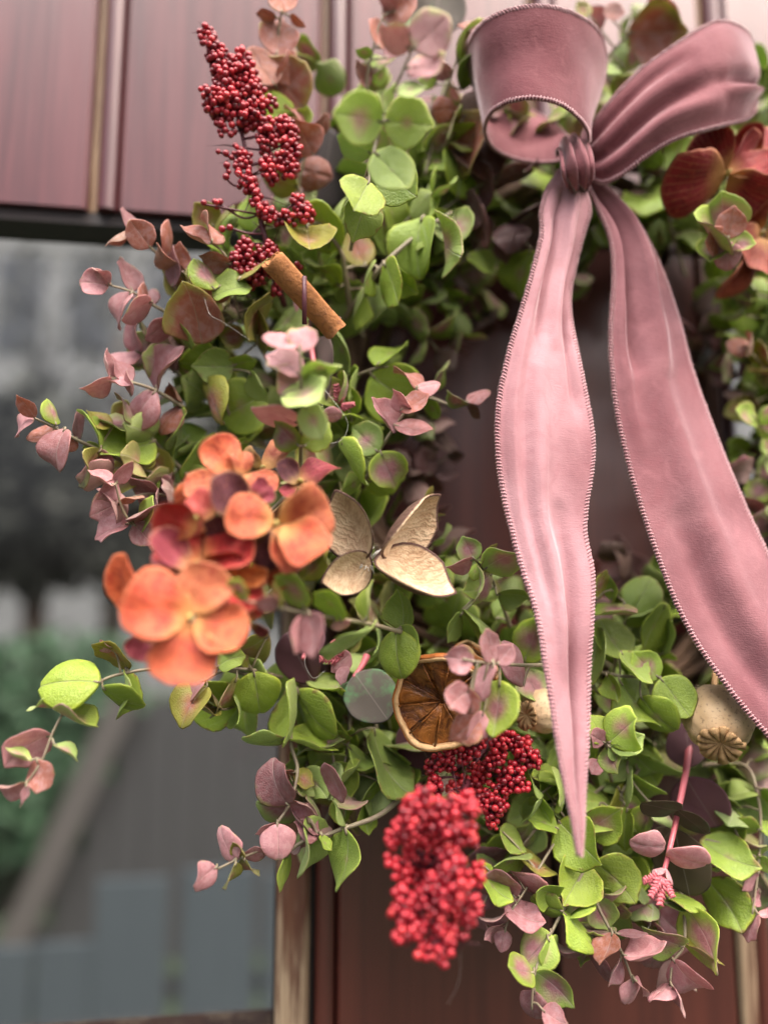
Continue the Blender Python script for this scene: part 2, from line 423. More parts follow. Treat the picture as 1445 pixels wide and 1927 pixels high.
PETAL = []
for i, (cup, curl, wav) in enumerate([(0.35, 0.3, 0.09), (0.5, -0.4, 0.10), (-0.3, -0.6, 0.09), (0.2, 0.55, 0.12), (0.7, 0.2, 0.08), (0.1, -0.8, 0.12)]):
    ph = i * 2.1
    def po(a, ph=ph):
        s = math.sin(a); w = 0.5 * math.cos(a) * (1 + 0.22 * s) * (1 + 0.045 * math.sin(4 * a + ph) + 0.02 * math.sin(11 * a))
        return w, 0.5 + 0.5 * s * (1 + 0.02 * math.sin(6 * a + ph))
    sh = lambda u, y, cup=cup, wav=wav, ph=ph: 0.25 * cup * u * u + wav * abs(u) * math.sin(6 * y + ph) + 0.03 * math.sin(5 * u + ph)
    v, f, at = blade('petal', None, po, 0.010, sh, 30)
    PETAL.append(mesh_of('petal', bendy(v, curl, 0.1 * (i - 2)), f, M['petal'], True, {'leaf': at}))
FELT = []
for i, (cup, curl) in enumerate([(0.15, 0.25), (-0.2, -0.3), (0.3, 0.1)]):
    sh = lambda u, y, cup=cup: 0.25 * cup * u * u + 0.02 * math.sin(5 * y + 3 * u)
    v, f, at = blade('fabric_leaf', None, leaf_outline(0.15, 0.012, i), 0.02, sh, 30)
    FELT.append(mesh_of('fabric_leaf', bendy(v, curl, 0.05), f, M['felt'], True, {'leaf': at}))

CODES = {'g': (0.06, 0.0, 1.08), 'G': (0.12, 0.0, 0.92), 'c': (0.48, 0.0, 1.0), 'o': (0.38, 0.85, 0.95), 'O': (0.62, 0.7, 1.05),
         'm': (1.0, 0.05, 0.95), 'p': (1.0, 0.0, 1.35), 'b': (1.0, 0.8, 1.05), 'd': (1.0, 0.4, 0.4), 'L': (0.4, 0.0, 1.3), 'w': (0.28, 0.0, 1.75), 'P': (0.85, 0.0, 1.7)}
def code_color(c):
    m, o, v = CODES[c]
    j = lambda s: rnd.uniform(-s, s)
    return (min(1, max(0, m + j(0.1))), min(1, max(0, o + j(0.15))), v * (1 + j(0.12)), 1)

def blade_matrix(base, tip, a, w, face=None, roll_sign=None, pitch=0.0):
    """stand a blade from base to tip, its face turned to the viewer and rolled so that it shows a share a of its length in width"""
    y = tip - base; L = y.length; y.normalize()
    view = -(base + tip).normalized() if face is None else face
    n = (view - y * view.dot(y)).normalized()
    if pitch:
        L /= math.cos(pitch); y = (Matrix.Rotation(pitch, 3, n.cross(y)) @ y).normalized() if False else (y * math.cos(pitch) + n * math.sin(pitch)).normalized()
        n = (view - y * view.dot(y)).normalized()
    roll = 0.0
    if a < w: roll = math.acos(max(0.1, a / w)) * (roll_sign or rnd.choice((-1, 1)))
    else: w = a
    n = Matrix.Rotation(roll, 3, y) @ n
    x = y.cross(n)
    s = Matrix.Diagonal((L * w, L, L * 0.9 if L < 0.06 else L, 1))
    return Matrix.Translation(base) @ Matrix((x, y, n)).transposed().to_4x4() @ s

def add_leaf(root, base, tip, a, code, w=0.92, pitch=None, meshes=None, name='leaf', color=None, sign=None):
    if pitch is None: pitch = R(rnd.uniform(-12, 30))
    mesh = rnd.choice(meshes or LEAF)
    if meshes is None: tip = base + (tip - base) * 1.02; a *= 1.02
    Mx = blade_matrix(base, tip, a, w, None, sign, pitch)
    return link(name, mesh, root, Matrix.Translation(-Vector(root.location)) @ Mx, color or code_color(code))

GROUP = 'eucalyptus sprigs of the wreath'
def nearest(pts, q):
    best = min(pts, key=lambda p: (p[0] - q[0]) ** 2 + (p[1] - q[1]) ** 2)
    return best[2]

def sprig(label, stem, leaves, r=0.00095, w=0.92, group=GROUP, mat_='stem', flat=None):
    """a sprig whose stem and leaves are placed one by one: stem (px, py, h), leaf (base px, py, tip px, py, shown width, colour)"""
    pts = [P(*s) for s in stem]; L = pts[0]
    root = thing('eucalyptus_sprig', label, 'sprig', L, group)
    cv = spline(pts, max(6, 5 * len(pts)))
    v, f = tube(cv, lambda t: r * (1.15 - 0.65 * t), 6)
    mb = MB().add(v, f)
    for lf in leaves:
        bx, by, tx, ty, a, c = lf[:6]
        h = nearest(stem, (bx, by)) + (lf[6] if len(lf) > 6 else rnd.uniform(-0.004, 0.006))
        near = h > 0.14 if flat is None else flat
        bp = P(bx, by, h); q = min(cv, key=lambda c_: (c_ - bp).length)
        if 0.0008 < (q - bp).length < 0.03: mb.add(*tube(spline([q, q.lerp(bp, 0.5) + Vector((0, 0.001, 0.0012)), bp, P(bx + 0.12 * (tx - bx), by + 0.12 * (ty - by), h)], 6), r * 0.55, 5))
        add_leaf(root, P(bx, by, h), P(tx, ty, h), a, c, w, R(rnd.uniform(-6, 16)) if near else None, [LEAF[q] for q in (0, 3, 8, 12, 1)] if near else None)
    mb.build('stem', M[mat_], root, off=L)
    return root

def grown_sprig(label, pts, n, s0, s1, ramp, r=0.001, group=GROUP, phase=None, spread=58):
    """a sprig of opposite leaf pairs along a stem, each pair turned a quarter from the last"""
    L = pts[0]; root = thing('eucalyptus_sprig', label, 'sprig', L, group)
    cv = spline(pts, 24)
    v, f = tube(cv, lambda t: r * (1.15 - 0.7 * t), 6)
    MB().add(v, f).build('stem', M['stem'], root, off=L)
    fr = frames(cv); ph = rnd.uniform(0, 3.14) if phase is None else phase
    for i in range(n):
        t = (i + 0.6) / n; k = min(22, int(t * 23)); p = cv[k]; T, A, B = fr[k]
        sz = s0 + (s1 - s0) * t
        code = ramp[min(len(ramp) - 1, int(t * len(ramp)))]
        for sd in (0, math.pi):
            an = ph + i * math.pi / 2 + sd + rnd.uniform(-0.25, 0.25)
            d = A * math.cos(an) + B * math.sin(an)
            sp = R(spread + rnd.uniform(-16, 16) - 22 * t)
            y = (T * math.cos(sp) + d * math.sin(sp)).normalized()
            nn = (T - y * T.dot(y)).normalized()
            nn = Matrix.Rotation(rnd.uniform(-0.5, 0.5), 3, y) @ nn
            x = y.cross(nn); Ls = sz * rnd.uniform(0.82, 1.12); w = rnd.uniform(0.82, 1.05)
            Mx = Matrix.Translation(p - L) @ Matrix((x, y, nn)).transposed().to_4x4() @ Matrix.Diagonal((Ls * w, Ls, Ls * 0.9, 1))
            link('leaf', rnd.choice(LEAF), root, Mx, code_color(code))
    return root

# ------------------------------------------------------------------ the door
FY = DOOR_Y
door = thing('wooden_door', 'varnished reddish brown boarded door with a glazed opening, behind the wreath', 'door', (0.16, FY + 0.02, -1.2))
DL = Vector(door.location)
def dpart(name, m, *boxes, smooth=False, parent=None):
    mb = MB()
    for b_ in boxes: mb.add(*box(*b_))
    return mb.build(name, M[m], parent or door, smooth, off=DL)
GRV = [-0.540, -0.399, -0.258, -0.117, 0.024, 0.165, 0.292, 0.433, 0.574]
def bead_mesh(x0, x1, z0, z1, y):
    """half-round moulding"""
    v = []; f = []; n = 14; c = (x0 + x1) / 2; r = (x1 - x0) / 2
    for z in (z0, z1):
        for i in range(n + 1):
            a = math.pi * i / n
            v.append((c - r * math.cos(a), y + 0.006 - 0.0065 * math.sin(a), z))
        v += [(x1, y + 0.012, z), (x0, y + 0.012, z)]
    k = n + 3
    f = [((i + 1) % k, (i + 1) % k + k, i + k, i) for i in range(k)] + [tuple(range(k - 1, -1, -1)), tuple(range(k, 2 * k))]
    return v, f
for i, g in enumerate(GRV):
    mid = 0.0 < g < 0.28
    z0 = -1.2 if mid else 0.248
    if i + 1 < len(GRV):
        x1 = GRV[i + 1] - 0.0012
        if abs(g - 0.165) < 1e-6: x1 = 0.2775 if False else x1
        if mid:
            xr = x1 if g < 0.1 else 0.2775
            dpart('board', 'wood', (g + 0.0035 if g > 0.1 else g + 0.0145, xr, FY + 0.001 * (i % 2), FY + 0.02, -1.2, 0.245, 0.0015))
            dpart('board', 'wood_glare', (g + 0.0175, x1, FY - 0.002 + 0.0007 * (i % 3), FY + 0.02, 0.2485, 0.75, 0.002))
        else:
            dpart('board', 'wood_glare', (g + 0.0175, x1, FY - 0.002 + 0.0007 * (i % 3), FY + 0.02, 0.2485, 0.75, 0.002))
    mb = MB().add(*bead_mesh(g + 0.0045, g + 0.0165, 0.2485 if not 0 < g < 0.1 else 0.2485, 0.75, FY - 0.003)); mb.build('bead', M['wood_glare'], door, False, off=DL)
    dpart('groove_strip', 'wood_gold', (g - 0.001, g + 0.004, FY + 0.004, FY + 0.012, 0.2485, 0.75, 0.0005))
mb = MB().add(*bead_mesh(0.0262, 0.0372, -1.2, 0.245, FY - 0.002)); mb.build('bead', M['wood'], door, False, off=DL)
dpart('groove_strip', 'wood_dark', (0.163, 0.1695, FY + 0.008, FY + 0.014, -1.2, 0.245, 0.0005))
dpart('backing_board', 'wood_dark', (0.003, 0.305, FY + 0.0205, FY + 0.03, -1.2, 0.246))
dpart('backing_board', 'wood_dark', (-0.6, 0.6, FY + 0.0205, FY + 0.032, 0.2475, 0.75))
HZ = P(120, 458, -0.034).z; HZ = min(HZ, 0.243)
# frame round the left pane
dpart('window_head', 'wood_dark', (-0.6, 0.0035, FY + 0.012, FY + 0.034, HZ, 0.2475, 0.004))
dpart('drip_edge', 'wood_dark', (-0.6, 0.0035, FY + 0.004, FY + 0.0115, 0.2405, 0.2478, 0.002))
dpart('worn_stile', 'wood_worn', (0.0045, 0.0228, FY - 0.001, FY + 0.05, -1.2, HZ - 0.001, 0.003))
dpart('dark_joint', 'wood_dark', (0.0228, 0.026, FY + 0.008, FY + 0.014, -1.2, 0.245))
dpart('window_sill', 'wood_worn', (-0.6, 0.004, FY + 0.004, FY + 0.05, -0.275, -0.2335, 0.004))
dpart('lower_board', 'wood', (-0.6, 0.0042, FY + 0.008, FY + 0.03, -1.2, -0.276, 0.002))
# frame round the right pane
dpart('worn_stile', 'wood_worn', (0.279, 0.2905, FY - 0.001, FY + 0.05, -1.2, 0.247, 0.002))
mb = MB().add(*bead_mesh(0.2912, 0.3035, -1.2, 0.247, FY + 0.002)); mb.build('bead', M['wood'], door, False, off=DL)
dpart('window_head', 'wood_dark', (0.3045, 0.6, FY + 0.012, FY + 0.034, HZ, 0.2475, 0.004))

gm, gn, gl, gb = mat('window_glass')
gt = gn.new('ShaderNodeBsdfTransparent'); gg = gn.new('ShaderNodeBsdfGlossy'); gg.inputs['Roughness'].default_value = 0.03
gf = gn.new('ShaderNodeFresnel'); gf.inputs['IOR'].default_value = 1.5; gx = gn.new('ShaderNodeMixShader')
gt.inputs[0].default_value = (0.74, 0.76, 0.76, 1)
gl.new(gf.outputs[0], gx.inputs[0]); gl.new(gt.outputs[0], gx.inputs[1]); gl.new(gg.outputs[0], gx.inputs[2])
gl.new(gx.outputs[0], gn['Material Output'].inputs['Surface']); gn.remove(gb)
M['glass'] = gm
def pane(x0, x1, z0, z1):
    y = FY + 0.03
    v = [(x0, y, z0), (x1, y, z0), (x1, y, z1), (x0, y, z1)]
    MB().add(v, [(0, 1, 2, 3)]).build('pane', gm, door, False, off=DL)
pane(-0.6, 0.005, -0.2336, HZ + 0.002); pane(0.302, 0.6, -0.6, HZ + 0.002)

# ------------------------------------------------------------------ garden added behind the panes, standing in for the reflection in the glass
M['grass'] = simple('garden_grass', (0.018, 0.03, 0.014), 0.9, 3, 0.7, (0.02, 0.035, 0.012))
M['slate'] = simple('blue_grey_paint', (0.046, 0.058, 0.068), 0.7, 5, 0.5, (0.030, 0.040, 0.05), stretch=(6, 6, 0.5))
M['greywood'] = simple('weathered_grey_boards', (0.036, 0.035, 0.037), 0.8, 5, 0.5, (0.030, 0.029, 0.032), stretch=(6, 6, 0.5))
M['tanwood'] = simple('weathered_tan_board', (0.07, 0.062, 0.058), 0.8, 5, 0.4, (0.085, 0.072, 0.07))
M['crown'] = simple('tree_leaves', (0.024, 0.028, 0.022), 0.7, 0.7, 0.6, (0.02, 0.025, 0.018), bump=0)
M['hedge'] = simple('hedge_leaves', (0.028, 0.075, 0.032), 0.65, 1.2, 0.5, (0.018, 0.045, 0.02), bump=0)
M['bark'] = simple('tree_bark', (0.06, 0.045, 0.035), 0.9, 8, 0.6)
GZ = -1.45
ground = MB().add([(-150, -150, GZ), (150, -150, GZ), (150, 150, GZ), (-150, 150, GZ)], [(0, 1, 2, 3)]).build('ground', M['grass'], None, False)
tag(ground, 'dark grass of the garden beyond the door', 'ground', kind='structure')
def foliage(c, rad, n, s, seed):
    q = random.Random(seed); v = []; f = []
    for _ in range(n):
        while True:
            d = Vector((q.uniform(-1, 1), q.uniform(-1, 1), q.uniform(-1, 1)))
            if 0.15 < d.length < 1: break
        d = d * (0.75 + 0.35 * mnoise.noise(d * 2.2 + Vector((seed, 0, 0))))
        p = Vector((c[0] + d.x * rad[0], c[1] + d.y * rad[1], c[2] + d.z * rad[2]))
        a = Vector((q.gauss(0, 1), q.gauss(0, 1), q.gauss(0, 1))).normalized(); b_ = a.orthogonal().normalized()
        k = s * q.uniform(0.6, 1.4); i = len(v)
        v += [p - a * k, p + b_ * k * 0.45, p + a * k, p - b_ * k * 0.45]; f.append((i, i + 1, i + 2, i + 3))
    return v, f
def tree(label, px, py, dist, rad, n, s, seed, m='crown', name='garden_tree'):
    c = P(px, py, -dist); root = thing(name, label, 'tree' if m == 'crown' else 'bush', (c.x, c.y, GZ)); L = Vector(root.location)
    MB().add(*foliage(c, rad, n, s, seed)).build('crown', M[m], root, False, off=L)
    MB().add(*tube([(c.x, c.y, GZ), (c.x + 0.1, c.y, (GZ + c.z) / 2), (c.x, c.y, c.z)], lambda t: 0.16 - 0.1 * t, 8)).build('trunk', M['bark'], root, off=L)
tree('dark leafy tree seen blurred through the left edge of the pane', 60, 930, 6.0, (1.4, 1.0, 1.15), 2600, 0.11, 1)
tree('dark tree seen blurred through the glass behind the left sprigs', 420, 960, 7.0, (1.8, 1.0, 1.25), 2600, 0.12, 2)
tree('tall thin tree seen blurred against the sky through the glass', 230, 620, 9.0, (3.0, 1.2, 1.3), 420, 0.12, 7)
tree('low green bush seen blurred through the lower left glass', 50, 1430, 4.0, (0.95, 0.5, 0.85), 3200, 0.06, 3, 'hedge', 'garden_bush')
tree('green bush seen through the right edge pane', 1475, 1800, 3.0, (0.5, 0.4, 0.5), 1200, 0.06, 5, 'hedge', 'garden_bush')
M['render'] = simple('grey_render', (0.17, 0.175, 0.18), 0.9, 1.5, 0.5, (0.11, 0.115, 0.12), bump=0)
M['pane_dark'] = simple('dark_window', (0.05, 0.055, 0.06), 0.2, 2, 0.2, bump=0)
hw = P(260, 300, -16); house = thing('stand_in_house', 'added pale grey house wall greying the sky through the top of the left glass', 'house', (hw.x, hw.y, GZ)); HL = Vector(house.location)
MB().add(*box(hw.x - 16, hw.x + 16, hw.y, hw.y + 5, GZ, hw.z + 9)).build('wall', M['render'], house, False, off=HL)  # added wall that covers the sky so the pane reads pale grey
for px in (40, 175, 330, 470):  # added windows, for dark upright streaks in the pane
    c_ = P(px, 560, -16); MB().add(*box(c_.x - 0.45, c_.x + 0.45, hw.y - 0.06, hw.y - 0.01, c_.z - 1.2, c_.z + 0.9)).build('window', M['pane_dark'], house, False, off=HL)
shed_y = FY + 3.2
def W(px, py, d): return P(px, py, -d)
s0 = W(235, 1320, 3.2); s1 = W(30, 1770, 3.2)
shed = thing('stand_in_shed', 'added grey shed with slanting tan edge, standing in for a reflected figure', 'shed', (s0.x + 1.0, shed_y, GZ)); SL = Vector(shed.location)  # added in place of the dark figure mirrored in the pane
x = s1.x + 0.02; i = 0
while x < s0.x + 2.2:
    t = min(1.0, max(0.0, (x - s1.x) / (s0.x - s1.x))); top = s1.z + (s0.z - s1.z) * t
    MB().add(*box(x, x + 0.118, shed_y + 0.004 * (i % 2), shed_y + 0.02, GZ, top, 0.004)).build('board', M['greywood'], shed, False, off=SL)
    x += 0.12; i += 1
d = (s0 - s1).normalized(); up = Vector((-d.z, 0, d.x))
a0, a1 = s1 - d * 0.3, s0 + d * 0.05
vv = [p + up * o + Vector((0, yy, 0)) for yy in (-0.06, -0.02) for p in (a0, a1) for o in (-0.06, 0.06)]
MB().add(vv, [(0, 1, 3, 2), (4, 6, 7, 5), (0, 2, 6, 4), (1, 5, 7, 3), (0, 4, 5, 1), (2, 3, 7, 6)]).build('barge_board', M['tanwood'], shed, False, off=SL)
f0 = W(-60, 1640, 2.0); fence = thing('garden_fence', 'blurred blue grey board fence low behind the glass', 'fence', (f0.x + 0.5, FY + 2.0, GZ)); FL = Vector(fence.location)
for i, (xa, xb, top) in enumerate([(-60, 62, 1790), (68, 176, 1780), (182, 318, 1660), (345, 482, 1640), (498, 640, 1645), (655, 780, 1650)]):
    A = W(xa, top, 2.0); B = W(xb, top, 2.0)
    MB().add(*box(A.x, B.x, FY + 2.0, FY + 2.025, GZ, A.z, 0.006)).build('board', M['slate'], fence, False, off=FL)
A = W(-80, 1880, 2.0); B = W(800, 1880, 2.0)
MB().add(*box(A.x, B.x, FY + 2.026, FY + 2.07, A.z - 0.05, A.z)).build('rail', M['greywood'], fence, False, off=FL)

# ------------------------------------------------------------------ the wreath's base
WC = P(1110, 790, 0.035)
base = thing('wreath_base', 'ring of dark twisted twigs that carries the whole wreath', 'wreath', WC)
for i in range(14):
    pts = []; a0 = rnd.uniform(0, 6.28); off = rnd.uniform(0, 6.28); tw = rnd.choice((3, 4, 5)); rr = rnd.uniform(0.006, 0.02); R0 = 0.158 + rnd.uniform(-0.012, 0.012)
    for k in range(73):
        a = a0 + 2 * math.pi * k / 72 * 0.98; q = off + tw * a
        rad = R0 + rr * math.cos(q) + 0.002 * math.sin(11 * a + i)
        pts.append(Vector((math.cos(a) * rad, -rr * math.sin(q) * 0.8 + 0.006, math.sin(a) * rad)))
    MB().add(*tube(pts, rnd.uniform(0.0022, 0.0042), 6)).build('twig', M['twig'], base)

# ------------------------------------------------------------------ deep sprigs that fill the ring
LAND = [(520, 420, 'the cinnamon stick'), (410, 1060, 'the orange flower head'), (700, 1040, 'the papery seed pod'), (835, 1310, 'the dried orange slice'),
        (470, 230, 'the upper berry spray'), (820, 1600, 'the lower berry spray'), (1340, 1350, 'the round poppy head'), (1090, 300, 'the bow knot'),
        (1370, 330, 'the red flower head'), (1010, 100, 'the left bow loop'), (1280, 1560, 'the purple leaf sprig'), (720, 200, 'the large pale sprig'), (1300, 800, 'the right ribbon tail')]
def where(px, py):
    near = sorted(LAND, key=lambda q: (q[0] - px) ** 2 + (q[1] - py) ** 2)
    (lx, ly, nm), other = near[0], near[1][2]
    dx, dy = px - lx, py - ly
    side = ('right of' if dx > 0 else 'left of') if abs(dx) > abs(dy) else ('below' if dy > 0 else 'above')
    dd = math.hypot(dx, dy); how = 'close' if dd < 100 else 'just' if dd < 180 else 'well'
    return '%s %s %s toward %s' % (how, side, nm, ' '.join(other.replace('the ', '').split()[-2:]))
def project(p):
    c = Vector((p.dot(RIGHT), p.dot(UP), p.dot(FWD)))
    return CX + FPX * c.x / c.z, CY - FPX * c.y / c.z
used = {}
def filler(n, h0, h1, r0, r1, ln, s0, s1, ramps, out, seed, what):
    q = random.Random(seed)
    for i in range(n):
        a = 2 * math.pi * (i + q.uniform(-0.3, 0.3)) / n
        rad = q.uniform(r0, r1); h = q.uniform(h0, h1)
        b = WC + Vector((math.cos(a) * rad, 0, math.sin(a) * rad)); b.y = FY - h
        dr = Vector((math.cos(a), 0, math.sin(a))); tg = Vector((-math.sin(a), 0, math.cos(a))) * q.choice((-1, 1))
        d = (dr * out + tg * q.uniform(0.1, 0.9) + Vector((0, -q.uniform(0.1, 0.45), 0)) + Vector((0, 0, -0.15))).normalized()
        L = ln * q.uniform(0.75, 1.2); m = b + d * L * 0.5 + Vector((0, -0.006, 0.004)); e = b + d * L + Vector((0, 0, -0.01))
        px, py = project(b); ex, ey = project(e)
        if not (-60 < px < 1520 and -80 < py < 2000) and not (-20 < ex < 1460 and -20 < ey < 1940): continue
        cxp, cyp = min(1440, max(5, (px + ex) / 2)), min(1920, max(5, (py + ey) / 2))
        rp = q.choice(ramps); tipc = {'c': 'blushed', 'm': 'mauve tipped', 'o': 'amber tipped', 'd': 'wine tipped'}.get(rp[-1], 'plain')
        lab = '%s %s sprig deep %s' % (tipc, what, where(cxp, cyp))
        way = ('right' if ex > px else 'left') if abs(ex - px) > abs(ey - py) else ('down' if ey > py else 'up')
        for alt in (lab.replace(' sprig deep close', ' sprig pointing ' + way).replace(' sprig deep just', ' sprig pointing ' + way).replace(' sprig deep well', ' sprig pointing ' + way), lab.replace('sprig deep', way + 'ward sprig')):
            if lab in used: lab = alt
        used[lab] = 1
        grown_sprig(lab, [b, m, e], 5, s0 * 0.88, s1 * 0.86, rp, group='sprigs packed deep in the wreath')
filler(46, 0.012, 0.036, 0.13, 0.19, 0.075, 0.030, 0.022, ['GGGc', 'GgGc', 'Gccm', 'GGoc'], 0.9, 11, 'shaded green')
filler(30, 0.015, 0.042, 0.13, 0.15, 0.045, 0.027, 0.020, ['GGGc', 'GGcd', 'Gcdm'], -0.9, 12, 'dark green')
filler(54, 0.032, 0.060, 0.12, 0.18, 0.065, 0.029, 0.021, ['Gggc', 'GgLc', 'gGcm', 'ggoo'], 0.75, 13, 'bright green')

# ------------------------------------------------------------------ sprigs traced one by one
S = sprig
S('mauve tipped sprig with thin stem in front of the black window head', [(345, 570, .085), (330, 540, .088), (305, 489, .092), (280, 463, .096), (246, 434, .1)],
  [(245, 433, 225, 390, .42, 'm'), (245, 434, 193, 447, .32, 'b'), (284, 466, 252, 424, .95, 'b'), (305, 487, 346, 432, .38, 'b'), (325, 541, 336, 477, .4, 'm'), (340, 560, 392, 548, .5, 'G')])
S('pink mauve sprig pointing left, second from the top at the left edge', [(345, 625, .085), (318, 592, .09), (288, 574, .094), (250, 550, .098), (209, 537, .102)],
  [(205, 537, 162, 527, .85, 'p'), (207, 536, 188, 504, .6, 'p'), (250, 548, 221, 487, .48, 'm'), (250, 550, 199, 588, .42, 'p'), (288, 575, 256, 534, .75, 'm'),
   (287, 567, 225, 598, .6, 'p'), (265, 588, 292, 544, .35, 'b'), (318, 592, 336, 620, .75, 'm'), (322, 607, 271, 636, .72, 'm'), (335, 618, 378, 650, .4, 'g')])
S('pink sprig with a long upright leaf, third down the left edge', [(345, 765, .085), (293, 735, .092), (250, 720, .097), (212, 714, .101)],
  [(212, 713, 183, 671, .32, 'p'), (212, 715, 161, 740, .6, 'p'), (247, 720, 207, 686, .7, 'm'), (250, 722, 207, 728, .5, 'p'), (247, 745, 246, 703, .36, 'p'),
   (293, 733, 306, 660, .36, 'm'), (294, 736, 234, 788, .62, 'm'), (345, 765, 292, 796, .5, 'b'), (340, 760, 330, 722, .6, 'b')])
S('pale sprig reaching farthest left above the orange flower head', [(235, 870, .085), (190, 848, .09), (150, 830, .095), (105, 806, .1), (64, 786, .104)],
  [(66, 788, 19, 800, .6, 'p'), (66, 786, 42, 747, .62, 'b'), (106, 800, 97, 751, .7, 'c'), (106, 806, 54, 831, .42, 'b'), (124, 806, 84, 860, .6, 'm'),
   (143, 828, 148, 770, .27, 'm'), (145, 826, 129, 844, .7, 'b'), (190, 846, 136, 902, .5, 'o'), (213, 802, 165, 794, .55, 'o'), (190, 845, 195, 782, .3, 'g'), (188, 848, 163, 838, .8, 'g')])
S('broad green leaved sprig just above the pink leaves at the left', [(360, 900, .07), (310, 850, .075), (285, 825, .08), (240, 800, .08)],
  [(292, 830, 194, 868, .85, 'g'), (300, 865, 330, 800, .85, 'G'), (238, 808, 222, 762, .55, 'o'), (335, 886, 325, 826, .36, 'g'), (293, 862, 245, 880, .62, 'o'), (330, 890, 284, 910, .5, 'm'),
   (345, 905, 392, 815, .3, 'g'), (300, 900, 262, 935, .6, 'G')])
S('pink sprig rising behind the left side of the orange flower head', [(290, 1035, .09), (265, 1000, .095), (245, 982, .1), (230, 955, .104), (218, 912, .108)],
  [(216, 911, 243, 864, .5, 'p'), (216, 913, 167, 892, .33, 'p'), (222, 908, 190, 940, .8, 'p'), (222, 950, 256, 919, .32, 'b'), (245, 984, 171, 1001, .46, 'p'),
   (245, 985, 312, 938, .46, 'm'), (252, 986, 288, 1024, .95, 'm'), (262, 1000, 300, 940, .4, 'g')])
S('olive and amber sprig left of the cinnamon stick', [(520, 700, .07), (480, 640, .08), (450, 590, .088), (440, 540, .094)],
  [(380, 648, 368, 550, .85, 'O'), (450, 532, 386, 562, .36, 'b'), (516, 566, 431, 600, .46, 'o'), (462, 635, 410, 632, .95, 'O'), (422, 615, 374, 618, .32, 'm'), (496, 666, 490, 584, .36, 'o'),
   (440, 690, 360, 690, .9, 'G'), (520, 640, 555, 560, .4, 'G'), (500, 660, 520, 620, .6, 'g')])
S('russet tipped sprig at the foot of the upper berry spray', [(470, 560, .1), (440, 510, .106), (420, 475, .11), (398, 457, .113)],
  [(400, 458, 342, 452, .36, 'b'), (399, 456, 405, 402, .42, 'b'), (433, 497, 378, 478, .75, 'b'), (449, 528, 482, 466, .42, 'o'), (402, 546, 374, 484, .8, 'c'), (400, 560, 452, 525, .6, 'G')])
S('lime green sprig below the olive leaves, left of the mauve blurred sprig', [(480, 880, .06), (440, 800, .07), (420, 740, .08), (415, 690, .085)],
  [(428, 676, 340, 699, .42, 'g'), (388, 712, 405, 802, .55, 'o'), (498, 742, 428, 780, 1.0, 'G'), (430, 690, 480, 672, .6, 'g'), (470, 700, 512, 755, .45, 'g'), (430, 770, 380, 800, .4, 'G'),
   (470, 830, 430, 860, .35, 'g'), (360, 860, 392, 815, .3, 'g')])
S('russet sprig at the top edge right of the upper berry spray', [(540, 300, .07), (528, 220, .08), (520, 120, .09), (524, 60, .095), (536, -10, .1)],
  [(521, 104, 530, 34, 1.0, 'b'), (520, 32, 484, 20, .6, 'b'), (545, 30, 577, 44, .5, 'b'), (530, 24, 535, -30, .9, 'b'), (518, 160, 468, 96, .7, 'b'), (520, 150, 560, 110, .6, 'b'),
   (572, 205, 505, 122, .98, 'O'), (545, 240, 500, 196, .8, 'g'), (560, 240, 580, 215, .7, 'g')])
S('russet sprig between the upper berry spray and the large pale sprig', [(560, 420, .07), (562, 350, .08), (575, 290, .088), (578, 240, .092)],
  [(590, 292, 560, 236, .95, 'b'), (573, 240, 563, 202, .5, 'b'), (586, 245, 623, 225, .55, 'b'), (557, 318, 621, 328, .8, 'b'), (562, 352, 489, 340, .42, 'o'), (590, 385, 520, 340, .8, 'c'), (480, 435, 462, 368, .6, 'g')])
S('large pale lime and mauve sprig out of focus at the top', [(660, 470, .1), (690, 330, .15), (708, 270, .18), (722, 215, .192), (748, 155, .2), (790, 60, .21)],
  [(778, 92, 836, 38, .95, 'P'), (772, 92, 722, 50, .85, 'P'), (765, 128, 832, 138, .5, 'P'), (745, 172, 800, 168, .5, 'w'), (745, 168, 700, 190, .5, 'w'), (722, 230, 622, 212, .95, 'w'), (722, 226, 816, 236, .98, 'w'),
   (700, 290, 640, 250, .8, 'g'), (705, 285, 770, 358, .85, 'g'), (715, 320, 790, 375, 1.0, 'g'), (695, 340, 655, 418, 1.0, 'g'), (690, 370, 670, 448, .9, 'g')])
S('round leaved green sprig right of the berry spray and above the cinnamon stick', [(660, 590, .07), (650, 520, .085), (640, 470, .095), (600, 420, .1)],
  [(578, 424, 588, 508, .98, 'o'), (640, 468, 596, 390, .62, 'G'), (640, 540, 600, 480, .5, 'G'), (690, 500, 655, 440, .8, 'o'), (690, 545, 640, 600, .4, 'G')], r=0.0016)
S('hanging lime leaves between the large pale sprig and the dark hole', [(650, 600, .07), (690, 540, .09), (730, 490, .1), (800, 430, .1), (850, 400, .1)],
  [(796, 406, 760, 498, .55, 'g'), (842, 428, 808, 520, .52, 'L'), (722, 494, 762, 580, .5, 'g'), (735, 500, 772, 560, .5, 'G'), (700, 500, 670, 560, .4, 'G'), (800, 440, 780, 470, .6, 'G'), (860, 460, 850, 380, .9, 'c')], r=0.0016)
S('pale sprig at the top edge between the large pale sprig and the bow', [(800, 330, .08), (830, 200, .09), (860, 110, .1), (880, 40, .105)],
  [(860, 118, 897, 48, .55, 'L'), (868, 170, 868, 108, .4, 'g'), (812, 210, 852, 205, .9, 'b'), (845, 205, 895, 235, .5, 'b'), (840, 250, 900, 240, .5, 'g'), (845, 332, 902, 250, .8, 'O'), (820, 160, 790, 120, .7, 'L'),
   (880, 60, 920, 10, .7, 'b'), (850, 140, 820, 90, .5, 'm'), (800, 290, 830, 250, .6, 'c')])
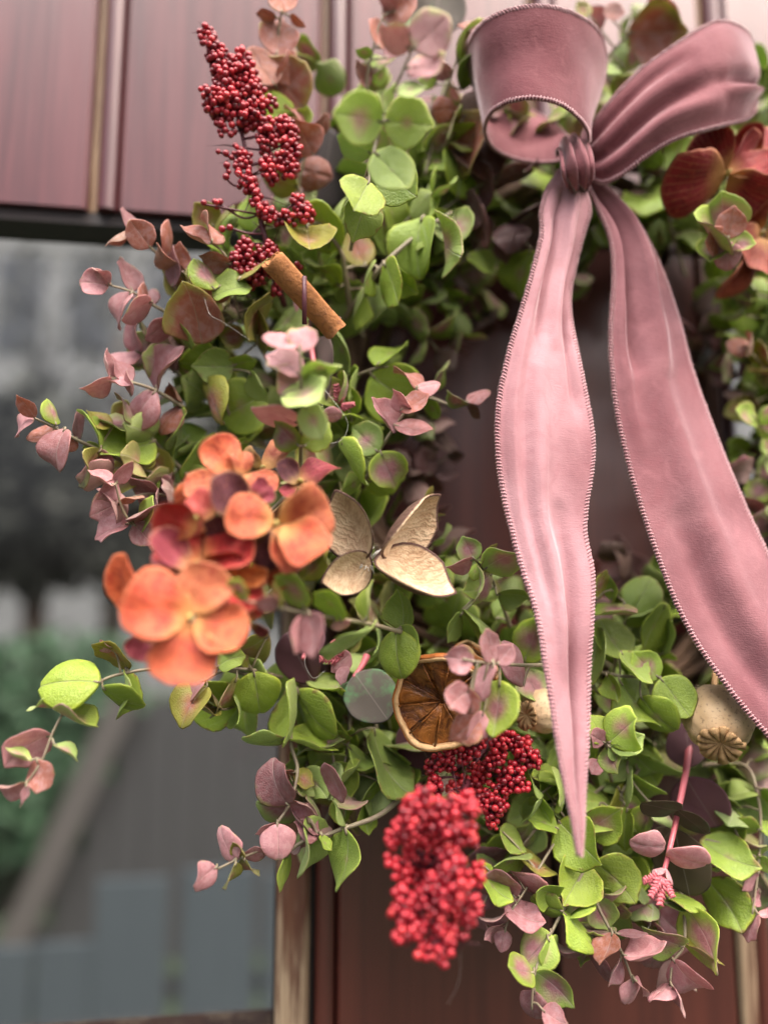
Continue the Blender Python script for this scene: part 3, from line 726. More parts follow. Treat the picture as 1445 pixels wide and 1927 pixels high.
S('pink edged sprig at the top edge left of the large pale sprig', [(700, 240, .08), (690, 160, .09), (700, 100, .096), (720, 30, .1)],
  [(700, 105, 672, 90, .7, 'L'), (715, 90, 700, 34, .4, 'b'), (705, 130, 740, 95, .6, 'L'), (690, 165, 662, 130, .5, 'b'), (735, 50, 770, 8, .6, 'b'), (725, 110, 765, 80, .5, 'm'), (700, 150, 735, 135, .6, 'L'), (745, 20, 710, -10, .6, 'p')])
S('dark bronze sprig in the shade under the left bow loop', [(810, 412, .07), (870, 370, .078), (930, 335, .085), (985, 320, .09)],
  [(905, 400, 912, 318, .5, 'd'), (930, 345, 1000, 335, .6, 'd'), (872, 372, 918, 425, .6, 'd'), (890, 385, 925, 462, .4, 'd'), (860, 372, 880, 300, .8, 'G'), (935, 340, 900, 270, .7, 'd'), (820, 408, 850, 350, .7, 'G'),
   (835, 400, 862, 450, .6, 'G'), (985, 325, 1005, 290, .6, 'd')])
S('dark wine coloured sprig beside the upper end of the left ribbon tail', [(860, 500, .06), (900, 470, .07), (950, 440, .08), (1000, 400, .085)],
  [(925, 450, 985, 430, .6, 'd'), (950, 440, 1012, 372, .5, 'd'), (900, 470, 915, 400, .5, 'd'), (880, 480, 930, 520, .6, 'G'), (960, 430, 960, 500, .5, 'd'), (1000, 470, 960, 530, .7, 'G')])
S('sprig with one broad lime and bronze leaf between the two bow loops', [(1110, 180, .07), (1140, 112, .08), (1185, 62, .09), (1222, 6, .095)],
  [(1182, 62, 1270, 60, .98, 'O'), (1216, 6, 1284, 46, .6, 'b'), (1135, 20, 1172, 30, .7, 'b'), (1110, 30, 1082, 8, .6, 'o'), (1165, 130, 1128, 138, .5, 'g'), (1180, 130, 1196, 95, .6, 'L'), (1130, 60, 1120, 10, .6, 'p'),
   (1150, 150, 1190, 200, .7, 'c'), (1120, 190, 1090, 160, .6, 'G')])
S('rosette of bronze and lime leaves facing out below the dark red flower head', [(1385, 520, .08), (1372, 470, .11), (1362, 450, .125)],
  [(1365, 450, 1272, 440, .75, 'c', -.004), (1362, 445, 1358, 378, 1.1, 'L', -.002), (1358, 450, 1330, 515, .8, 'c', -.004), (1360, 452, 1308, 455, .9, 'b', .004), (1370, 450, 1378, 402, .95, 'b', .006),
   (1366, 455, 1370, 500, .9, 'p', .006), (1372, 456, 1408, 470, .7, 'L', .002)], r=.0015)
S('lime sprig under the right bow loop beside the right tail', [(1290, 520, .05), (1260, 420, .06), (1250, 350, .07), (1235, 300, .075)],
  [(1260, 344, 1199, 406, .36, 'g'), (1240, 318, 1220, 272, .6, 'G'), (1250, 320, 1285, 285, .5, 'g'), (1262, 360, 1300, 400, .6, 'G'), (1260, 430, 1225, 470, .6, 'G'), (1275, 440, 1310, 480, .6, 'G')])
S('mauve and cream sprig out of focus between the cinnamon stick and the orange flower head', [(565, 900, .12), (567, 830, .155), (567, 750, .172), (565, 655, .18)],
  [(562, 645, 493, 643, .42, 'p'), (562, 662, 578, 606, .95, 'P'), (565, 706, 505, 655, .6, 'P'), (567, 710, 620, 668, .55, 'w'), (565, 740, 522, 700, .9, 'P'), (568, 745, 608, 698, .8, 'w'), (565, 798, 478, 760, .5, 'P'),
   (528, 745, 612, 752, .55, 'w'), (572, 760, 610, 826, .75, 'w'), (565, 840, 512, 800, .8, 'c'), (570, 840, 622, 805, .75, 'g')])
S('bright lime sprig right of the cinnamon stick reaching into the hole', [(560, 760, .06), (640, 720, .08), (700, 695, .09), (730, 690, .095)],
  [(618, 622, 686, 692, .5, 'g'), (655, 700, 692, 756, .65, 'g'), (708, 688, 762, 628, .52, 'g'), (698, 705, 770, 762, .98, 'g'), (640, 720, 668, 700, .6, 'G'), (600, 660, 560, 690, .6, 'G')])
S('mauve tipped sprig standing over the hole left of the ribbon', [(690, 900, .09), (712, 852, .1), (745, 800, .108), (772, 760, .113), (786, 725, .116)],
  [(785, 736, 771, 681, .52, 'b'), (783, 732, 826, 714, .38, 'p'), (772, 775, 744, 730, .6, 'p'), (754, 772, 806, 752, .62, 'b'), (748, 811, 695, 756, .46, 'm'), (742, 800, 811, 814, .46, 'm'),
   (712, 852, 663, 798, .88, 'L'), (716, 850, 744, 919, .98, 'c'), (690, 905, 765, 915, .45, 'G'), (640, 826, 674, 919, .4, 'g'), (680, 900, 650, 930, .5, 'G')])
S('small sprig pointing right into the hole toward the left tail', [(760, 770, .07), (800, 748, .085), (850, 762, .095), (882, 754, .1)],
  [(876, 764, 838, 744, .52, 'c'), (878, 757, 906, 729, .5, 'm'), (816, 735, 825, 679, .36, 'c'), (800, 750, 830, 785, .6, 'G'), (880, 760, 890, 790, .4, 'd')])
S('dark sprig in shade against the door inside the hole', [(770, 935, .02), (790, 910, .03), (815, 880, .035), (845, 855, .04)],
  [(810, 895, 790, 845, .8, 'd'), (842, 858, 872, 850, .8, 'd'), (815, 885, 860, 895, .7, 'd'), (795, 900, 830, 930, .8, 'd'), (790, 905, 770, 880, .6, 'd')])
S('thin sprig of small lime leaves right of the papery seed pod', [(798, 1110, .07), (797, 1040, .08), (795, 950, .09)],
  [(783, 986, 829, 958, .42, 'o'), (808, 1022, 754, 1008, .5, 'o'), (812, 1022, 853, 1012, .32, 'g'), (842, 1048, 768, 1066, .32, 'g'), (795, 952, 825, 928, .3, 'o'), (790, 985, 768, 965, .5, 'G'), (800, 1060, 850, 1110, .5, 'G')])
S('green and mauve rosette sprig against the left edge of the left tail', [(960, 1180, .08), (930, 1100, .1), (910, 1070, .11), (890, 1050, .118)],
  [(893, 1056, 870, 1010, .95, 'c'), (890, 1052, 844, 1077, .52, 'p'), (905, 1075, 917, 1020, .3, 'o'), (910, 1072, 965, 1028, .75, 'L'), (926, 1080, 870, 1122, .8, 'c'), (930, 1100, 862, 1130, .8, 'G'), (935, 1120, 992, 1110, .5, 'G'),
   (868, 1150, 964, 1196, .38, 'g'), (868, 1155, 832, 1205, .5, 'g'), (932, 1165, 972, 1125, .9, 'G'), (900, 1060, 885, 1085, .7, 'g')])
S('blurred sprig crossing in front of the orange flower head to the right', [(755, 1190, .13), (700, 1175, .15), (640, 1165, .162), (580, 1155, .17), (510, 1140, .178), (450, 1128, .182)],
  [(572, 1146, 552, 1072, .55, 'L'), (462, 1130, 450, 1086, .5, 'L'), (480, 1135, 436, 1170, .4, 'm'), (525, 1142, 482, 1128, .8, 'm'), (528, 1148, 520, 1094, .4, 'o'), (572, 1160, 548, 1230, .52, 'p'),
   (582, 1152, 602, 1238, .66, 'm'), (642, 1170, 622, 1102, .5, 'g'), (625, 1185, 656, 1162, .5, 'p'), (706, 1164, 653, 1262, .26, 'g'), (745, 1185, 740, 1264, .8, 'G'), (756, 1188, 770, 1118, .68, 'g'),
   (752, 1178, 788, 1230, .75, 'g'), (690, 1168, 684, 1092, .35, 'g')])
S('blurred mauve sprig lying over the dried orange slice', [(1040, 1250, .1), (1000, 1252, .125), (930, 1249, .155), (870, 1240, .162)],
  [(892, 1245, 838, 1236, 1.0, 'p'), (930, 1248, 906, 1184, .6, 'm'), (930, 1250, 894, 1312, .42, 'p'), (935, 1250, 965, 1215, .9, 'm'), (985, 1292, 980, 1210, .35, 'm'), (985, 1245, 1020, 1165, .8, 'c', -.03), (985, 1258, 1018, 1326, .8, 'c', -.03),
   (885, 1300, 832, 1325, .85, 'm'), (885, 1345, 880, 1288, .8, 'b'), (940, 1280, 935, 1388, .85, 'c'), (900, 1350, 850, 1395, .9, 'b'), (910, 1340, 885, 1400, .7, 'p')])
S('green sprig in the gap between the two ribbon tails', [(1150, 1290, .07), (1165, 1200, .085), (1180, 1150, .09), (1150, 1110, .1)],
  [(1120, 1130, 1130, 1072, .35, 'o'), (1150, 1132, 1150, 1084, .55, 'G'), (1190, 1152, 1222, 1092, .9, 'G'), (1175, 1135, 1140, 1188, .8, 'c'), (1256, 1136, 1198, 1212, .5, 'G'), (1245, 1235, 1270, 1170, .5, 'G'), (1175, 1180, 1210, 1140, .6, 'G')])
S('glossy lime sprig right of the left tail and above its pale rosette', [(1100, 1260, .09), (1170, 1272, .105), (1240, 1276, .11), (1270, 1290, .113)],
  [(1118, 1180, 1130, 1304, .55, 'g'), (1128, 1164, 1168, 1244, .7, 'g'), (1168, 1224, 1194, 1292, .42, 'g'), (1240, 1276, 1190, 1232, .85, 'L'), (1242, 1276, 1292, 1342, .95, 'g'), (1165, 1280, 1218, 1364, .8, 'G'),
   (1120, 1300, 1180, 1350, .8, 'L'), (1205, 1310, 1245, 1376, .7, 'G'), (1140, 1270, 1170, 1310, .6, 'G')])
S('pale pink centred rosette touching the right side of the left tail', [(1150, 1470, .09), (1140, 1420, .11), (1140, 1400, .125)],
  [(1135, 1400, 1120, 1350, .8, 'g'), (1145, 1398, 1195, 1352, .95, 'L'), (1145, 1402, 1205, 1400, .7, 'g'), (1140, 1405, 1160, 1450, .9, 'L'), (1138, 1398, 1108, 1380, .9, 'm', .004), (1145, 1405, 1180, 1425, .8, 'L', .006), (1125, 1430, 1110, 1460, .9, 'm')])
S('long sprig drooping to the left edge below the orange flower head', [(520, 1285, .075), (400, 1255, .085), (300, 1258, .1), (240, 1266, .106), (190, 1282, .11), (130, 1330, .114), (103, 1372, .117), (80, 1430, .12), (50, 1475, .122)],
  [(190, 1284, 82, 1268, .78, 'g'), (193, 1292, 246, 1350, .36, 'g'), (236, 1258, 258, 1340, .3, 'g'), (240, 1262, 212, 1196, .36, 'o'), (215, 1222, 188, 1216, .5, 'p'), (106, 1328, 58, 1320, .42, 'L'), (107, 1328, 170, 1392, .52, 'c'),
   (98, 1384, 15, 1404, .55, 'p'), (102, 1400, 153, 1420, .36, 'L'), (62, 1430, 12, 1430, .32, 'L'), (70, 1430, 86, 1484, .66, 'b'), (52, 1474, -2, 1500, .55, 'p'), (50, 1478, 56, 1512, .4, 'p')])
S('olive sprig just under the orange flower head', [(530, 1275, .07), (470, 1260, .085), (420, 1262, .09), (370, 1290, .095)],
  [(446, 1274, 414, 1360, .5, 'o'), (478, 1264, 490, 1346, .98, 'G'), (506, 1194, 440, 1266, .36, 'o'), (390, 1290, 334, 1340, .6, 'o'), (385, 1280, 350, 1300, .6, 'm'), (410, 1255, 440, 1225, .6, 'G'), (470, 1255, 450, 1215, .6, 'o')])
S('hanging sprig with pink end leaves beside the worn strip of the door', [(560, 1300, .08), (550, 1345, .085), (548, 1400, .09), (560, 1450, .095), (545, 1512, .1), (520, 1552, .104), (500, 1592, .107), (445, 1618, .11), (408, 1636, .112)],
  [(545, 1280, 584, 1384, .45, 'g'), (560, 1300, 588, 1386, .4, 'G'), (537, 1388, 465, 1424, .36, 'g'), (537, 1384, 634, 1424, .36, 'g'), (560, 1400, 645, 1410, .7, 'c', -.01), (556, 1453, 491, 1454, .33, 'b'), (556, 1450, 580, 1484, .6, 'o'),
   (563, 1455, 622, 1480, .6, 'G', -.008), (544, 1516, 490, 1466, .5, 'm'), (545, 1510, 592, 1512, .5, 'm'), (522, 1550, 524, 1606, .98, 'p'), (520, 1550, 480, 1562, .38, 'p'), (552, 1515, 574, 1580, .35, 'm'), (502, 1606, 454, 1602, .55, 'p'),
   (457, 1615, 452, 1578, .55, 'o'), (460, 1616, 468, 1656, .55, 'o'), (446, 1621, 400, 1576, .5, 'p'), (444, 1624, 430, 1680, .42, 'o'), (408, 1632, 364, 1662, .88, 'p')])
S('grey stemmed sprig with bright hanging leaves left of the lower berry spray', [(790, 1470, .07), (755, 1500, .085), (712, 1535, .095), (650, 1558, .1), (600, 1576, .103)],
  [(578, 1537, 604, 1644, .5, 'g'), (542, 1604, 521, 1676, .32, 'g'), (650, 1560, 672, 1654, .52, 'g'), (648, 1558, 640, 1500, .4, 'G'), (600, 1575, 560, 1540, .6, 'm'), (605, 1570, 612, 1600, .4, 'g'), (610, 1436, 656, 1502, .32, 'm', .004), (786, 1440, 758, 1497, .5, 'G')], r=.0016)
S('green sprig hanging between the fabric leaf and the door groove', [(660, 1330, .06), (655, 1400, .075), (648, 1440, .08), (640, 1480, .085)],
  [(654, 1404, 712, 1462, .42, 'g'), (652, 1402, 590, 1372, .7, 'c'), (705, 1370, 712, 1500, .3, 'G'), (712, 1470, 682, 1524, .5, 'G'), (645, 1470, 690, 1440, .4, 'G'), (640, 1480, 610, 1500, .6, 'G'), (642, 1485, 662, 1530, .5, 'g')])
S('dense green sprig right of the lower berry spray behind the tail end', [(1190, 1440, .07), (1110, 1500, .085), (1060, 1560, .095), (1010, 1640, .105), (972, 1700, .11)],
  [(1000, 1460, 1062, 1480, .5, 'g'), (1000, 1498, 1040, 1540, .5, 'g'), (1050, 1545, 1112, 1612, .9, 'g'), (1100, 1570, 1162, 1520, .8, 'L'), (968, 1604, 1042, 1660, .3, 'o'), (992, 1620, 910, 1610, .7, 'G'), (960, 1640, 1024, 1712, .55, 'm'),
   (970, 1690, 925, 1632, .6, 'm'), (950, 1742, 904, 1708, .7, 'm'), (950, 1696, 992, 1748, .5, 'm'), (952, 1745, 904, 1748, .35, 'p'), (950, 1750, 945, 1790, .8, 'm'), (905, 1625, 925, 1700, .3, 'g'), (1085, 1480, 1145, 1490, .5, 'g'),
   (940, 1560, 985, 1610, .6, 'G'), (1050, 1560, 1000, 1530, .5, 'G')])
S('dense green sprig below the pale rosette, left of the dark purple leaves', [(1230, 1400, .07), (1200, 1450, .085), (1170, 1490, .09), (1140, 1560, .095)],
  [(1192, 1420, 1256, 1500, .75, 'G'), (1162, 1480, 1208, 1572, .55, 'o'), (1195, 1455, 1150, 1490, .6, 'g'), (1170, 1500, 1200, 1540, .9, 'L'), (1180, 1520, 1160, 1600, .6, 'G'), (1130, 1510, 1100, 1575, .9, 'g'), (1220, 1420, 1190, 1400, .5, 'G')])
S('bright lime sprig at the tip of the left tail', [(1120, 1560, .09), (1105, 1622, .1), (1060, 1710, .108), (1030, 1770, .112), (1006, 1830, .116), (1000, 1900, .118)],
  [(1104, 1622, 1058, 1708, .92, 'g'), (1112, 1622, 1196, 1664, .62, 'G'), (1050, 1690, 1002, 1655, .8, 'g'), (1060, 1714, 1005, 1712, .55, 'G'), (1056, 1715, 1129, 1774, .24, 'g'), (1036, 1756, 984, 1816, 1.05, 'L'), (1030, 1765, 1058, 1822, .7, 'G'),
   (1004, 1830, 941, 1822, .72, 'c'), (1006, 1830, 1074, 1864, .72, 'c'), (1006, 1864, 996, 1922, .88, 'm'), (1020, 1900, 1056, 1935, .7, 'm'), (1098, 1650, 1080, 1720, .5, 'g')])
S('pink ended sprig at the bottom edge, left of the two lowest pink sprigs', [(1100, 1620, .095), (1118, 1690, .105), (1150, 1755, .11), (1172, 1798, .114), (1192, 1850, .117)],
  [(1118, 1690, 1146, 1752, .95, 'L'), (1118, 1690, 1188, 1690, .3, 'c'), (1116, 1692, 1060, 1722, .36, 'g'), (1152, 1755, 1138, 1816, .82, 'b'), (1160, 1757, 1212, 1762, .28, 'm'), (1172, 1797, 1236, 1808, .42, 'p'), (1168, 1804, 1139, 1852, .42, 'm'),
   (1190, 1840, 1194, 1892, .66, 'p'), (1195, 1845, 1222, 1856, .3, 'p'), (1140, 1680, 1115, 1655, .6, 'g')])
S('pink ended sprig hanging at the bottom under the dark purple leaves', [(1270, 1640, .09), (1285, 1705, .1), (1287, 1775, .108), (1266, 1810, .112), (1260, 1855, .115)],
  [(1285, 1706, 1352, 1776, .62, 'L'), (1286, 1782, 1208, 1764, .6, 'c'), (1288, 1772, 1344, 1814, .3, 'o'), (1266, 1806, 1298, 1862, .7, 'p'), (1262, 1852, 1213, 1874, .52, 'p'), (1264, 1855, 1292, 1892, .36, 'p'), (1256, 1690, 1322, 1672, .5, 'g'),
   (1325, 1655, 1392, 1712, .62, 'G'), (1250, 1700, 1300, 1712, .4, 'G')])
S('lime sprig at the lower right edge beside the dark purple leaves', [(1320, 1440, .07), (1400, 1440, .08), (1425, 1500, .09), (1430, 1560, .095), (1425, 1640, .1), (1415, 1720, .105)],
  [(1425, 1490, 1378, 1480, .5, 'g'), (1430, 1485, 1470, 1500, .6, 'g'), (1430, 1560, 1372, 1570, .3, 'g'), (1428, 1558, 1480, 1580, .5, 'g'), (1318, 1578, 1384, 1637, .5, 'g'), (1428, 1610, 1450, 1640, .7, 'g'), (1428, 1640, 1388, 1668, .4, 'p'),
   (1430, 1680, 1400, 1690, .6, 'p'), (1424, 1718, 1396, 1766, .6, 'p'), (1425, 1720, 1452, 1728, .3, 'p'), (1340, 1440, 1400, 1470, .6, 'G'), (1350, 1430, 1400, 1400, .6, 'g'), (1385, 1520, 1340, 1480, .6, 'G'), (1415, 1430, 1450, 1400, .7, 'G')])
for i, (pts, lab, ramp) in enumerate([
    ([(1500, 620, .05), (1430, 600, .07), (1385, 590, .08)], 'green sprig at the right edge level with the top of the hole', 'Ggc'),
    ([(1500, 720, .05), (1440, 690, .075), (1400, 650, .085)], 'bronze tipped sprig at the right edge below the dark red flower head', 'Gob'),
    ([(1500, 860, .05), (1450, 820, .08), (1415, 780, .09)], 'pale green sprig at the right edge beside the right tail', 'gLL'),
    ([(1500, 940, .05), (1440, 900, .08), (1395, 880, .085)], 'mauve and lime sprig at the right edge above the tail', 'Lcm'),
    ([(1500, 540, .06), (1450, 560, .08), (1400, 545, .085)], 'lime sprig under the dark red flower head at the right edge', 'ggc'),
    ([(1500, 200, .05), (1450, 170, .06), (1425, 130, .065)], 'blurred lime sprig behind the right bow loop', 'ggg'),
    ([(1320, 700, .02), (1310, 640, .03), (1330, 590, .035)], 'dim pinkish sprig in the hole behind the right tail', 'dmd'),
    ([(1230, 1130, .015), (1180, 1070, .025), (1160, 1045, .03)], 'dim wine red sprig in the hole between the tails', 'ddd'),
    ([(440, 690, .05), (360, 640, .07), (290, 640, .08)], 'lime sprig behind the second pink sprig at the left', 'Ggoc'),
    ([(430, 780, .05), (330, 700, .075), (255, 660, .085)], 'mauve ended sprig between the second and third pink sprigs at the left', 'Ggcp'),
    ([(420, 860, .05), (320, 820, .075), (240, 790, .09)], 'green sprig behind the broad leaves above the orange flower head', 'Gggc'),
    ([(380, 950, .05), (290, 890, .08), (200, 880, .09)], 'olive sprig pointing left from behind the orange flower head', 'Ggop'),
    ([(400, 980, .05), (300, 930, .085), (225, 945, .095)], 'pink ended sprig low at the left edge above the orange flower head', 'Gcmp'),
    ([(430, 620, .05), (370, 560, .08), (330, 500, .095)], 'amber sprig between the black window head and the olive leaves', 'Goob'),
    ([(480, 560, .05), (430, 480, .08), (400, 420, .09)], 'lime sprig behind the foot of the upper berry spray', 'Gggo'),
    ([(620, 560, .05), (600, 480, .08), (625, 420, .09)], 'bright green sprig standing right of the cinnamon stick top', 'Gggg'),
    ([(700, 480, .05), (760, 420, .085), (820, 360, .095)], 'lime sprig rising toward the bow from the pale sprig', 'GggL'),
    ([(760, 330, .05), (830, 280, .085), (880, 210, .095)], 'blush tipped sprig left of the left bow loop', 'GgLm'),
    ([(900, 480, .04), (860, 420, .06), (800, 440, .075)], 'green sprig over the upper left rim of the hole', 'GGgc'),
    ([(620, 880, .05), (660, 800, .08), (640, 740, .1)], 'fresh green sprig left of the mauve tipped sprig by the hole', 'GggL'),
    ([(1050, 1380, .06), (1060, 1450, .09), (1010, 1500, .1)], 'lime sprig between the dark red berries and the left tail', 'Gggg'),
    ([(1200, 1380, .06), (1180, 1450, .09), (1230, 1520, .1)], 'lime sprig left of the dark purple fabric leaf', 'GggL'),
    ([(1390, 1440, .05), (1370, 1520, .085), (1400, 1600, .095)], 'lime sprig between the dark purple leaf and the right edge', 'GggL'),
    ([(1090, 1640, .06), (1120, 1720, .09), (1100, 1800, .1)], 'blush ended sprig hanging below the tip of the left tail', 'Ggcm'),
    ([(1230, 1660, .06), (1240, 1740, .09), (1270, 1820, .1)], 'pink ended sprig between the two lowest pink sprigs', 'Gcmp'),
    ([(930, 1560, .05), (930, 1650, .08), (900, 1720, .09)], 'mauve sprig hanging behind the bright red berry cluster', 'Gcmm'),
    ([(500, 1270, .05), (440, 1330, .08), (400, 1330, .09)], 'amber green sprig hanging under the orange flower head', 'Ggo'),
    ([(640, 1330, .05), (625, 1400, .075), (640, 1500, .085)], 'drooping green sprig in front of the door bead below the fabric leaf', 'Gggc'),
    ([(700, 1330, .05), (715, 1420, .07), (700, 1510, .08)], 'drooping dark green sprig left of the burgundy fabric leaf', 'GGGg'),
    ([(590, 1400, .05), (570, 1480, .08), (590, 1560, .09)], 'mauve ended sprig hanging behind the worn strip leaves', 'Ggcm'),
    ([(1060, 1480, .05), (1000, 1570, .075), (930, 1640, .085)], 'lime sprig spreading right of the bright red berry cluster', 'GggL'),
    ([(1200, 1560, .05), (1180, 1640, .08), (1210, 1710, .09)], 'lime sprig hanging left of the pink feathery tip', 'GggL'),
    ([(1520, 1010, .04), (1460, 980, .07), (1410, 960, .08)], 'mauve leaved sprig at the right edge just above the right tail', 'Gcm'),
    ([(1480, 480, .03), (1400, 520, .045), (1330, 530, .05)], 'shaded green sprig at the right edge of the hole below the rosette', 'GGG'),
    ([(1480, 760, .02), (1420, 720, .035), (1370, 700, .04)], 'dark green sprig deep behind the right edge leaves', 'GGd'),
    ([(1500, 820, .02), (1440, 860, .03), (1390, 850, .04)], 'dark shaded sprig low at the right edge of the hole', 'GdG'),
    ([(1500, 660, .03), (1450, 740, .05), (1400, 760, .06)], 'olive green sprig at the right edge level with the middle of the tails', 'Ggo')]):
    grown_sprig(lab, [P(*q) for q in pts], len(ramp) + 1, 0.024, 0.016, ramp)

# ------------------------------------------------------------------ fabric leaves on pink plastic stems
def fabric_sprig(label, stem, leaves, tips=(), pink=(), r=0.0017):
    pts = [P(*s) for s in stem]; L = pts[0]
    root = thing('fabric_leaf_sprig', label, 'sprig', L, 'fabric leaf sprigs')
    MB().add(*tube(spline(pts, 16), lambda t: r * (1.1 - 0.5 * t), 7)).build('stem', M['pink_stem'], root, off=L)
    for bx, by, tx, ty, a, c, dh in leaves:
        h = nearest(stem, (bx, by)) + dh
        add_leaf(root, P(bx, by, h), P(tx, ty, h), a, None, 0.95, R(rnd.uniform(-8, 15)), FELT, 'fabric_leaf', c)
    for bx, by, tx, ty, a, dh in pink:
        h = nearest(stem, (bx, by)) + dh
        add_leaf(root, P(bx, by, h), P(tx, ty, h), a, None, 0.9, R(10), LEAF[:3], 'small_leaf', (1.0, 0.0, 1.45, 1))
    for (bx, by, tx, ty, dh) in tips:                     # feathery moulded tip: a spine with short barbs
        h = nearest(stem, (bx, by)) + dh
        a_, b_ = P(bx, by, h), P(tx, ty, h + 0.003); ax = (b_ - a_); mb = MB(); mb.add(*tube([a_, b_], lambda t: 0.0007 * (1.2 - t), 5))
        s = ax.normalized().cross(Vector((0, 1, 0))).normalized()
        for k in range(6):
            p = a_ + ax * (0.12 + 0.15 * k); ln = ax.length * (0.34 - 0.03 * k)
            for sg in (-1, 1):
                e = p + (ax.normalized() * 0.6 + s * sg + Vector((0, -0.3 * (k % 2), 0))).normalized() * ln
                mb.add(*tube([p, p.lerp(e, 0.5), e], lambda t: 0.0011 * (1.05 - t * 0.8), 5))
        mb.build('feathery_tip', M['pink_stem'], root, off=L)
    return root
PUR = (0.115, 0.045, 0.06, 0.0); OLV = (0.052, 0.036, 0.014, 0.2); GRY = (0.10, 0.085, 0.07, 0.9); BUR = (0.07, 0.018, 0.025, 0.0); DK = (0.05, 0.04, 0.045, 0.0)
fabric_sprig('dark purple fabric leaf sprig with pink feathery tip below the poppy head', [(1298, 1380, .085), (1290, 1450, .098), (1272, 1540, .112), (1254, 1620, .125), (1244, 1655, .13)],
    [(1292, 1445, 1295, 1362, .85, PUR, -.008), (1290, 1462, 1352, 1560, .85, (0.16, 0.06, 0.085, 0), -.006), (1280, 1525, 1205, 1510, .45, OLV, .004), (1275, 1525, 1332, 1565, .45, OLV, .004), (1270, 1560, 1300, 1690, .8, OLV, -.006), (1262, 1560, 1225, 1610, .6, OLV, -.004)],
    [(1242, 1650, 1208, 1658, .002), (1244, 1652, 1240, 1706, .004), (1246, 1652, 1266, 1690, .003), (1243, 1650, 1222, 1690, .005)],
    [(1252, 1592, 1196, 1604, .6, .003), (1258, 1598, 1318, 1648, .62, .004), (1250, 1635, 1272, 1655, .3, .006), (1248, 1634, 1226, 1636, .35, .006)])
fabric_sprig('grey green fabric leaf beside the left rim of the dried orange slice', [(690, 1235, .085), (680, 1255, .09), (665, 1275, .094)],
    [(668, 1268, 728, 1352, .95, GRY, .0), (640, 1290, 690, 1330, .7, GRY, -.004)], [(640, 1240, 600, 1240, .02), (645, 1235, 625, 1205, .02)], [(660, 1230, 618, 1262, .8, .02), (655, 1255, 635, 1285, .6, .02)])
fabric_sprig('burgundy fabric leaf under the dried orange slice', [(790, 1340, .075), (800, 1365, .08), (810, 1385, .082)], [(768, 1352, 812, 1440, .85, BUR, 0), (800, 1360, 850, 1400, .8, BUR, -.003)])
fabric_sprig('dark fabric leaf behind the russet leaves at the top', [(560, 380, .06), (580, 350, .065), (600, 330, .07)], [(590, 385, 632, 262, .8, DK, 0)])
fabric_sprig('round grey green fabric leaf cut by the top edge', [(810, 90, .07), (815, 50, .08), (820, 30, .082)], [(815, 70, 828, -30, .95, GRY, 0), (770, 60, 735, 0, .6, (0.12, 0.2, 0.08, .9), .004), (760, 55, 800, -10, .7, (0.3, 0.08, 0.1, 0), -.004)])
fabric_sprig('dark purple fabric leaf in the shade below the orange flower head', [(600, 1190, .07), (580, 1220, .08), (570, 1240, .085)], [(540, 1190, 590, 1285, .75, BUR, 0), (600, 1180, 560, 1260, .6, PUR, -.004)])
fabric_sprig('brown grey fabric leaf with small pink feathery tips right of the cream blurred sprig', [(580, 620, .09), (590, 680, .1), (600, 740, .105)], [(590, 640, 612, 770, .55, (0.13, 0.085, 0.075, .2), 0)],
    [(640, 760, 632, 722, .0), (640, 768, 668, 760, .0)], [(605, 780, 640, 790, .7, 0.0), (600, 610, 642, 606, .38, .01), (575, 560, 600, 630, .2, -.02)])

# ------------------------------------------------------------------ hydrangea heads
OR = (0.68, 0.125, 0.042, 1); PE = (0.72, 0.22, 0.09, 1); RED = (0.50, 0.014, 0.016, 1); PUP = (0.10, 0.018, 0.035, 1); RUS = (0.50, 0.11, 0.04, 1); MAG = (0.32, 0.035, 0.07, 1); CRM = (0.55, 0.36, 0.16, 1)
M['eye'] = simple('floret_eye', (0.45, 0.34, 0.10), 0.6, 300, 0.5, (0.2, 0.12, 0.03))
DRD = (0.32, 0.014, 0.02, 1); DRU = (0.32, 0.055, 0.022, 1)
def hydrangea(label, hub, florets):
    L = P(*hub); root = thing('hydrangea_head', label, 'flower', L, 'hydrangea heads')
    MB().add(*tube([P(hub[0], hub[1], .05), L.lerp(P(hub[0], hub[1], .05), .5), P(hub[0], hub[1], hub[2] - .01)], .003, 7)).build('stem', M['stem'], root, off=L)
    for (fx, fy, fh, petals) in florets:
        c = P(fx, fy, fh); eye = c + Vector((0, -0.001, 0))
        v, f = tube([c + Vector((0, 0.006, 0)), c, c + Vector((0, -0.003, 0))], lambda t: 0.0007 + 0.0006 * math.sin(3.14 * t), 8)
        fl = MB().add(v, f).build('floret', M['eye'], root, off=L)
        MB().add(*tube([c + Vector((0, 0.004, 0)), P(hub[0], hub[1], hub[2] - .012)], .0009, 5)).build('floret_stalk', M['stem'], root, off=L)
        for (bx, by, tx, ty, a, cl, *dh) in petals:
            h = fh + (dh[0] if dh else 0); a *= 1.05
            q = tuple(min(1, x * rnd.uniform(0.88, 1.12)) for x in cl[:3]) + (1,)
            pe = add_leaf(root, P(bx, by, h), P(tx, ty, h), a, None, min(1.0, a * 1.3), R(rnd.uniform(0, 12)), [PETAL[z] for z in (0, 4, 3, 0)] if fh > .183 else PETAL, 'petal', q)
            pe.parent = fl
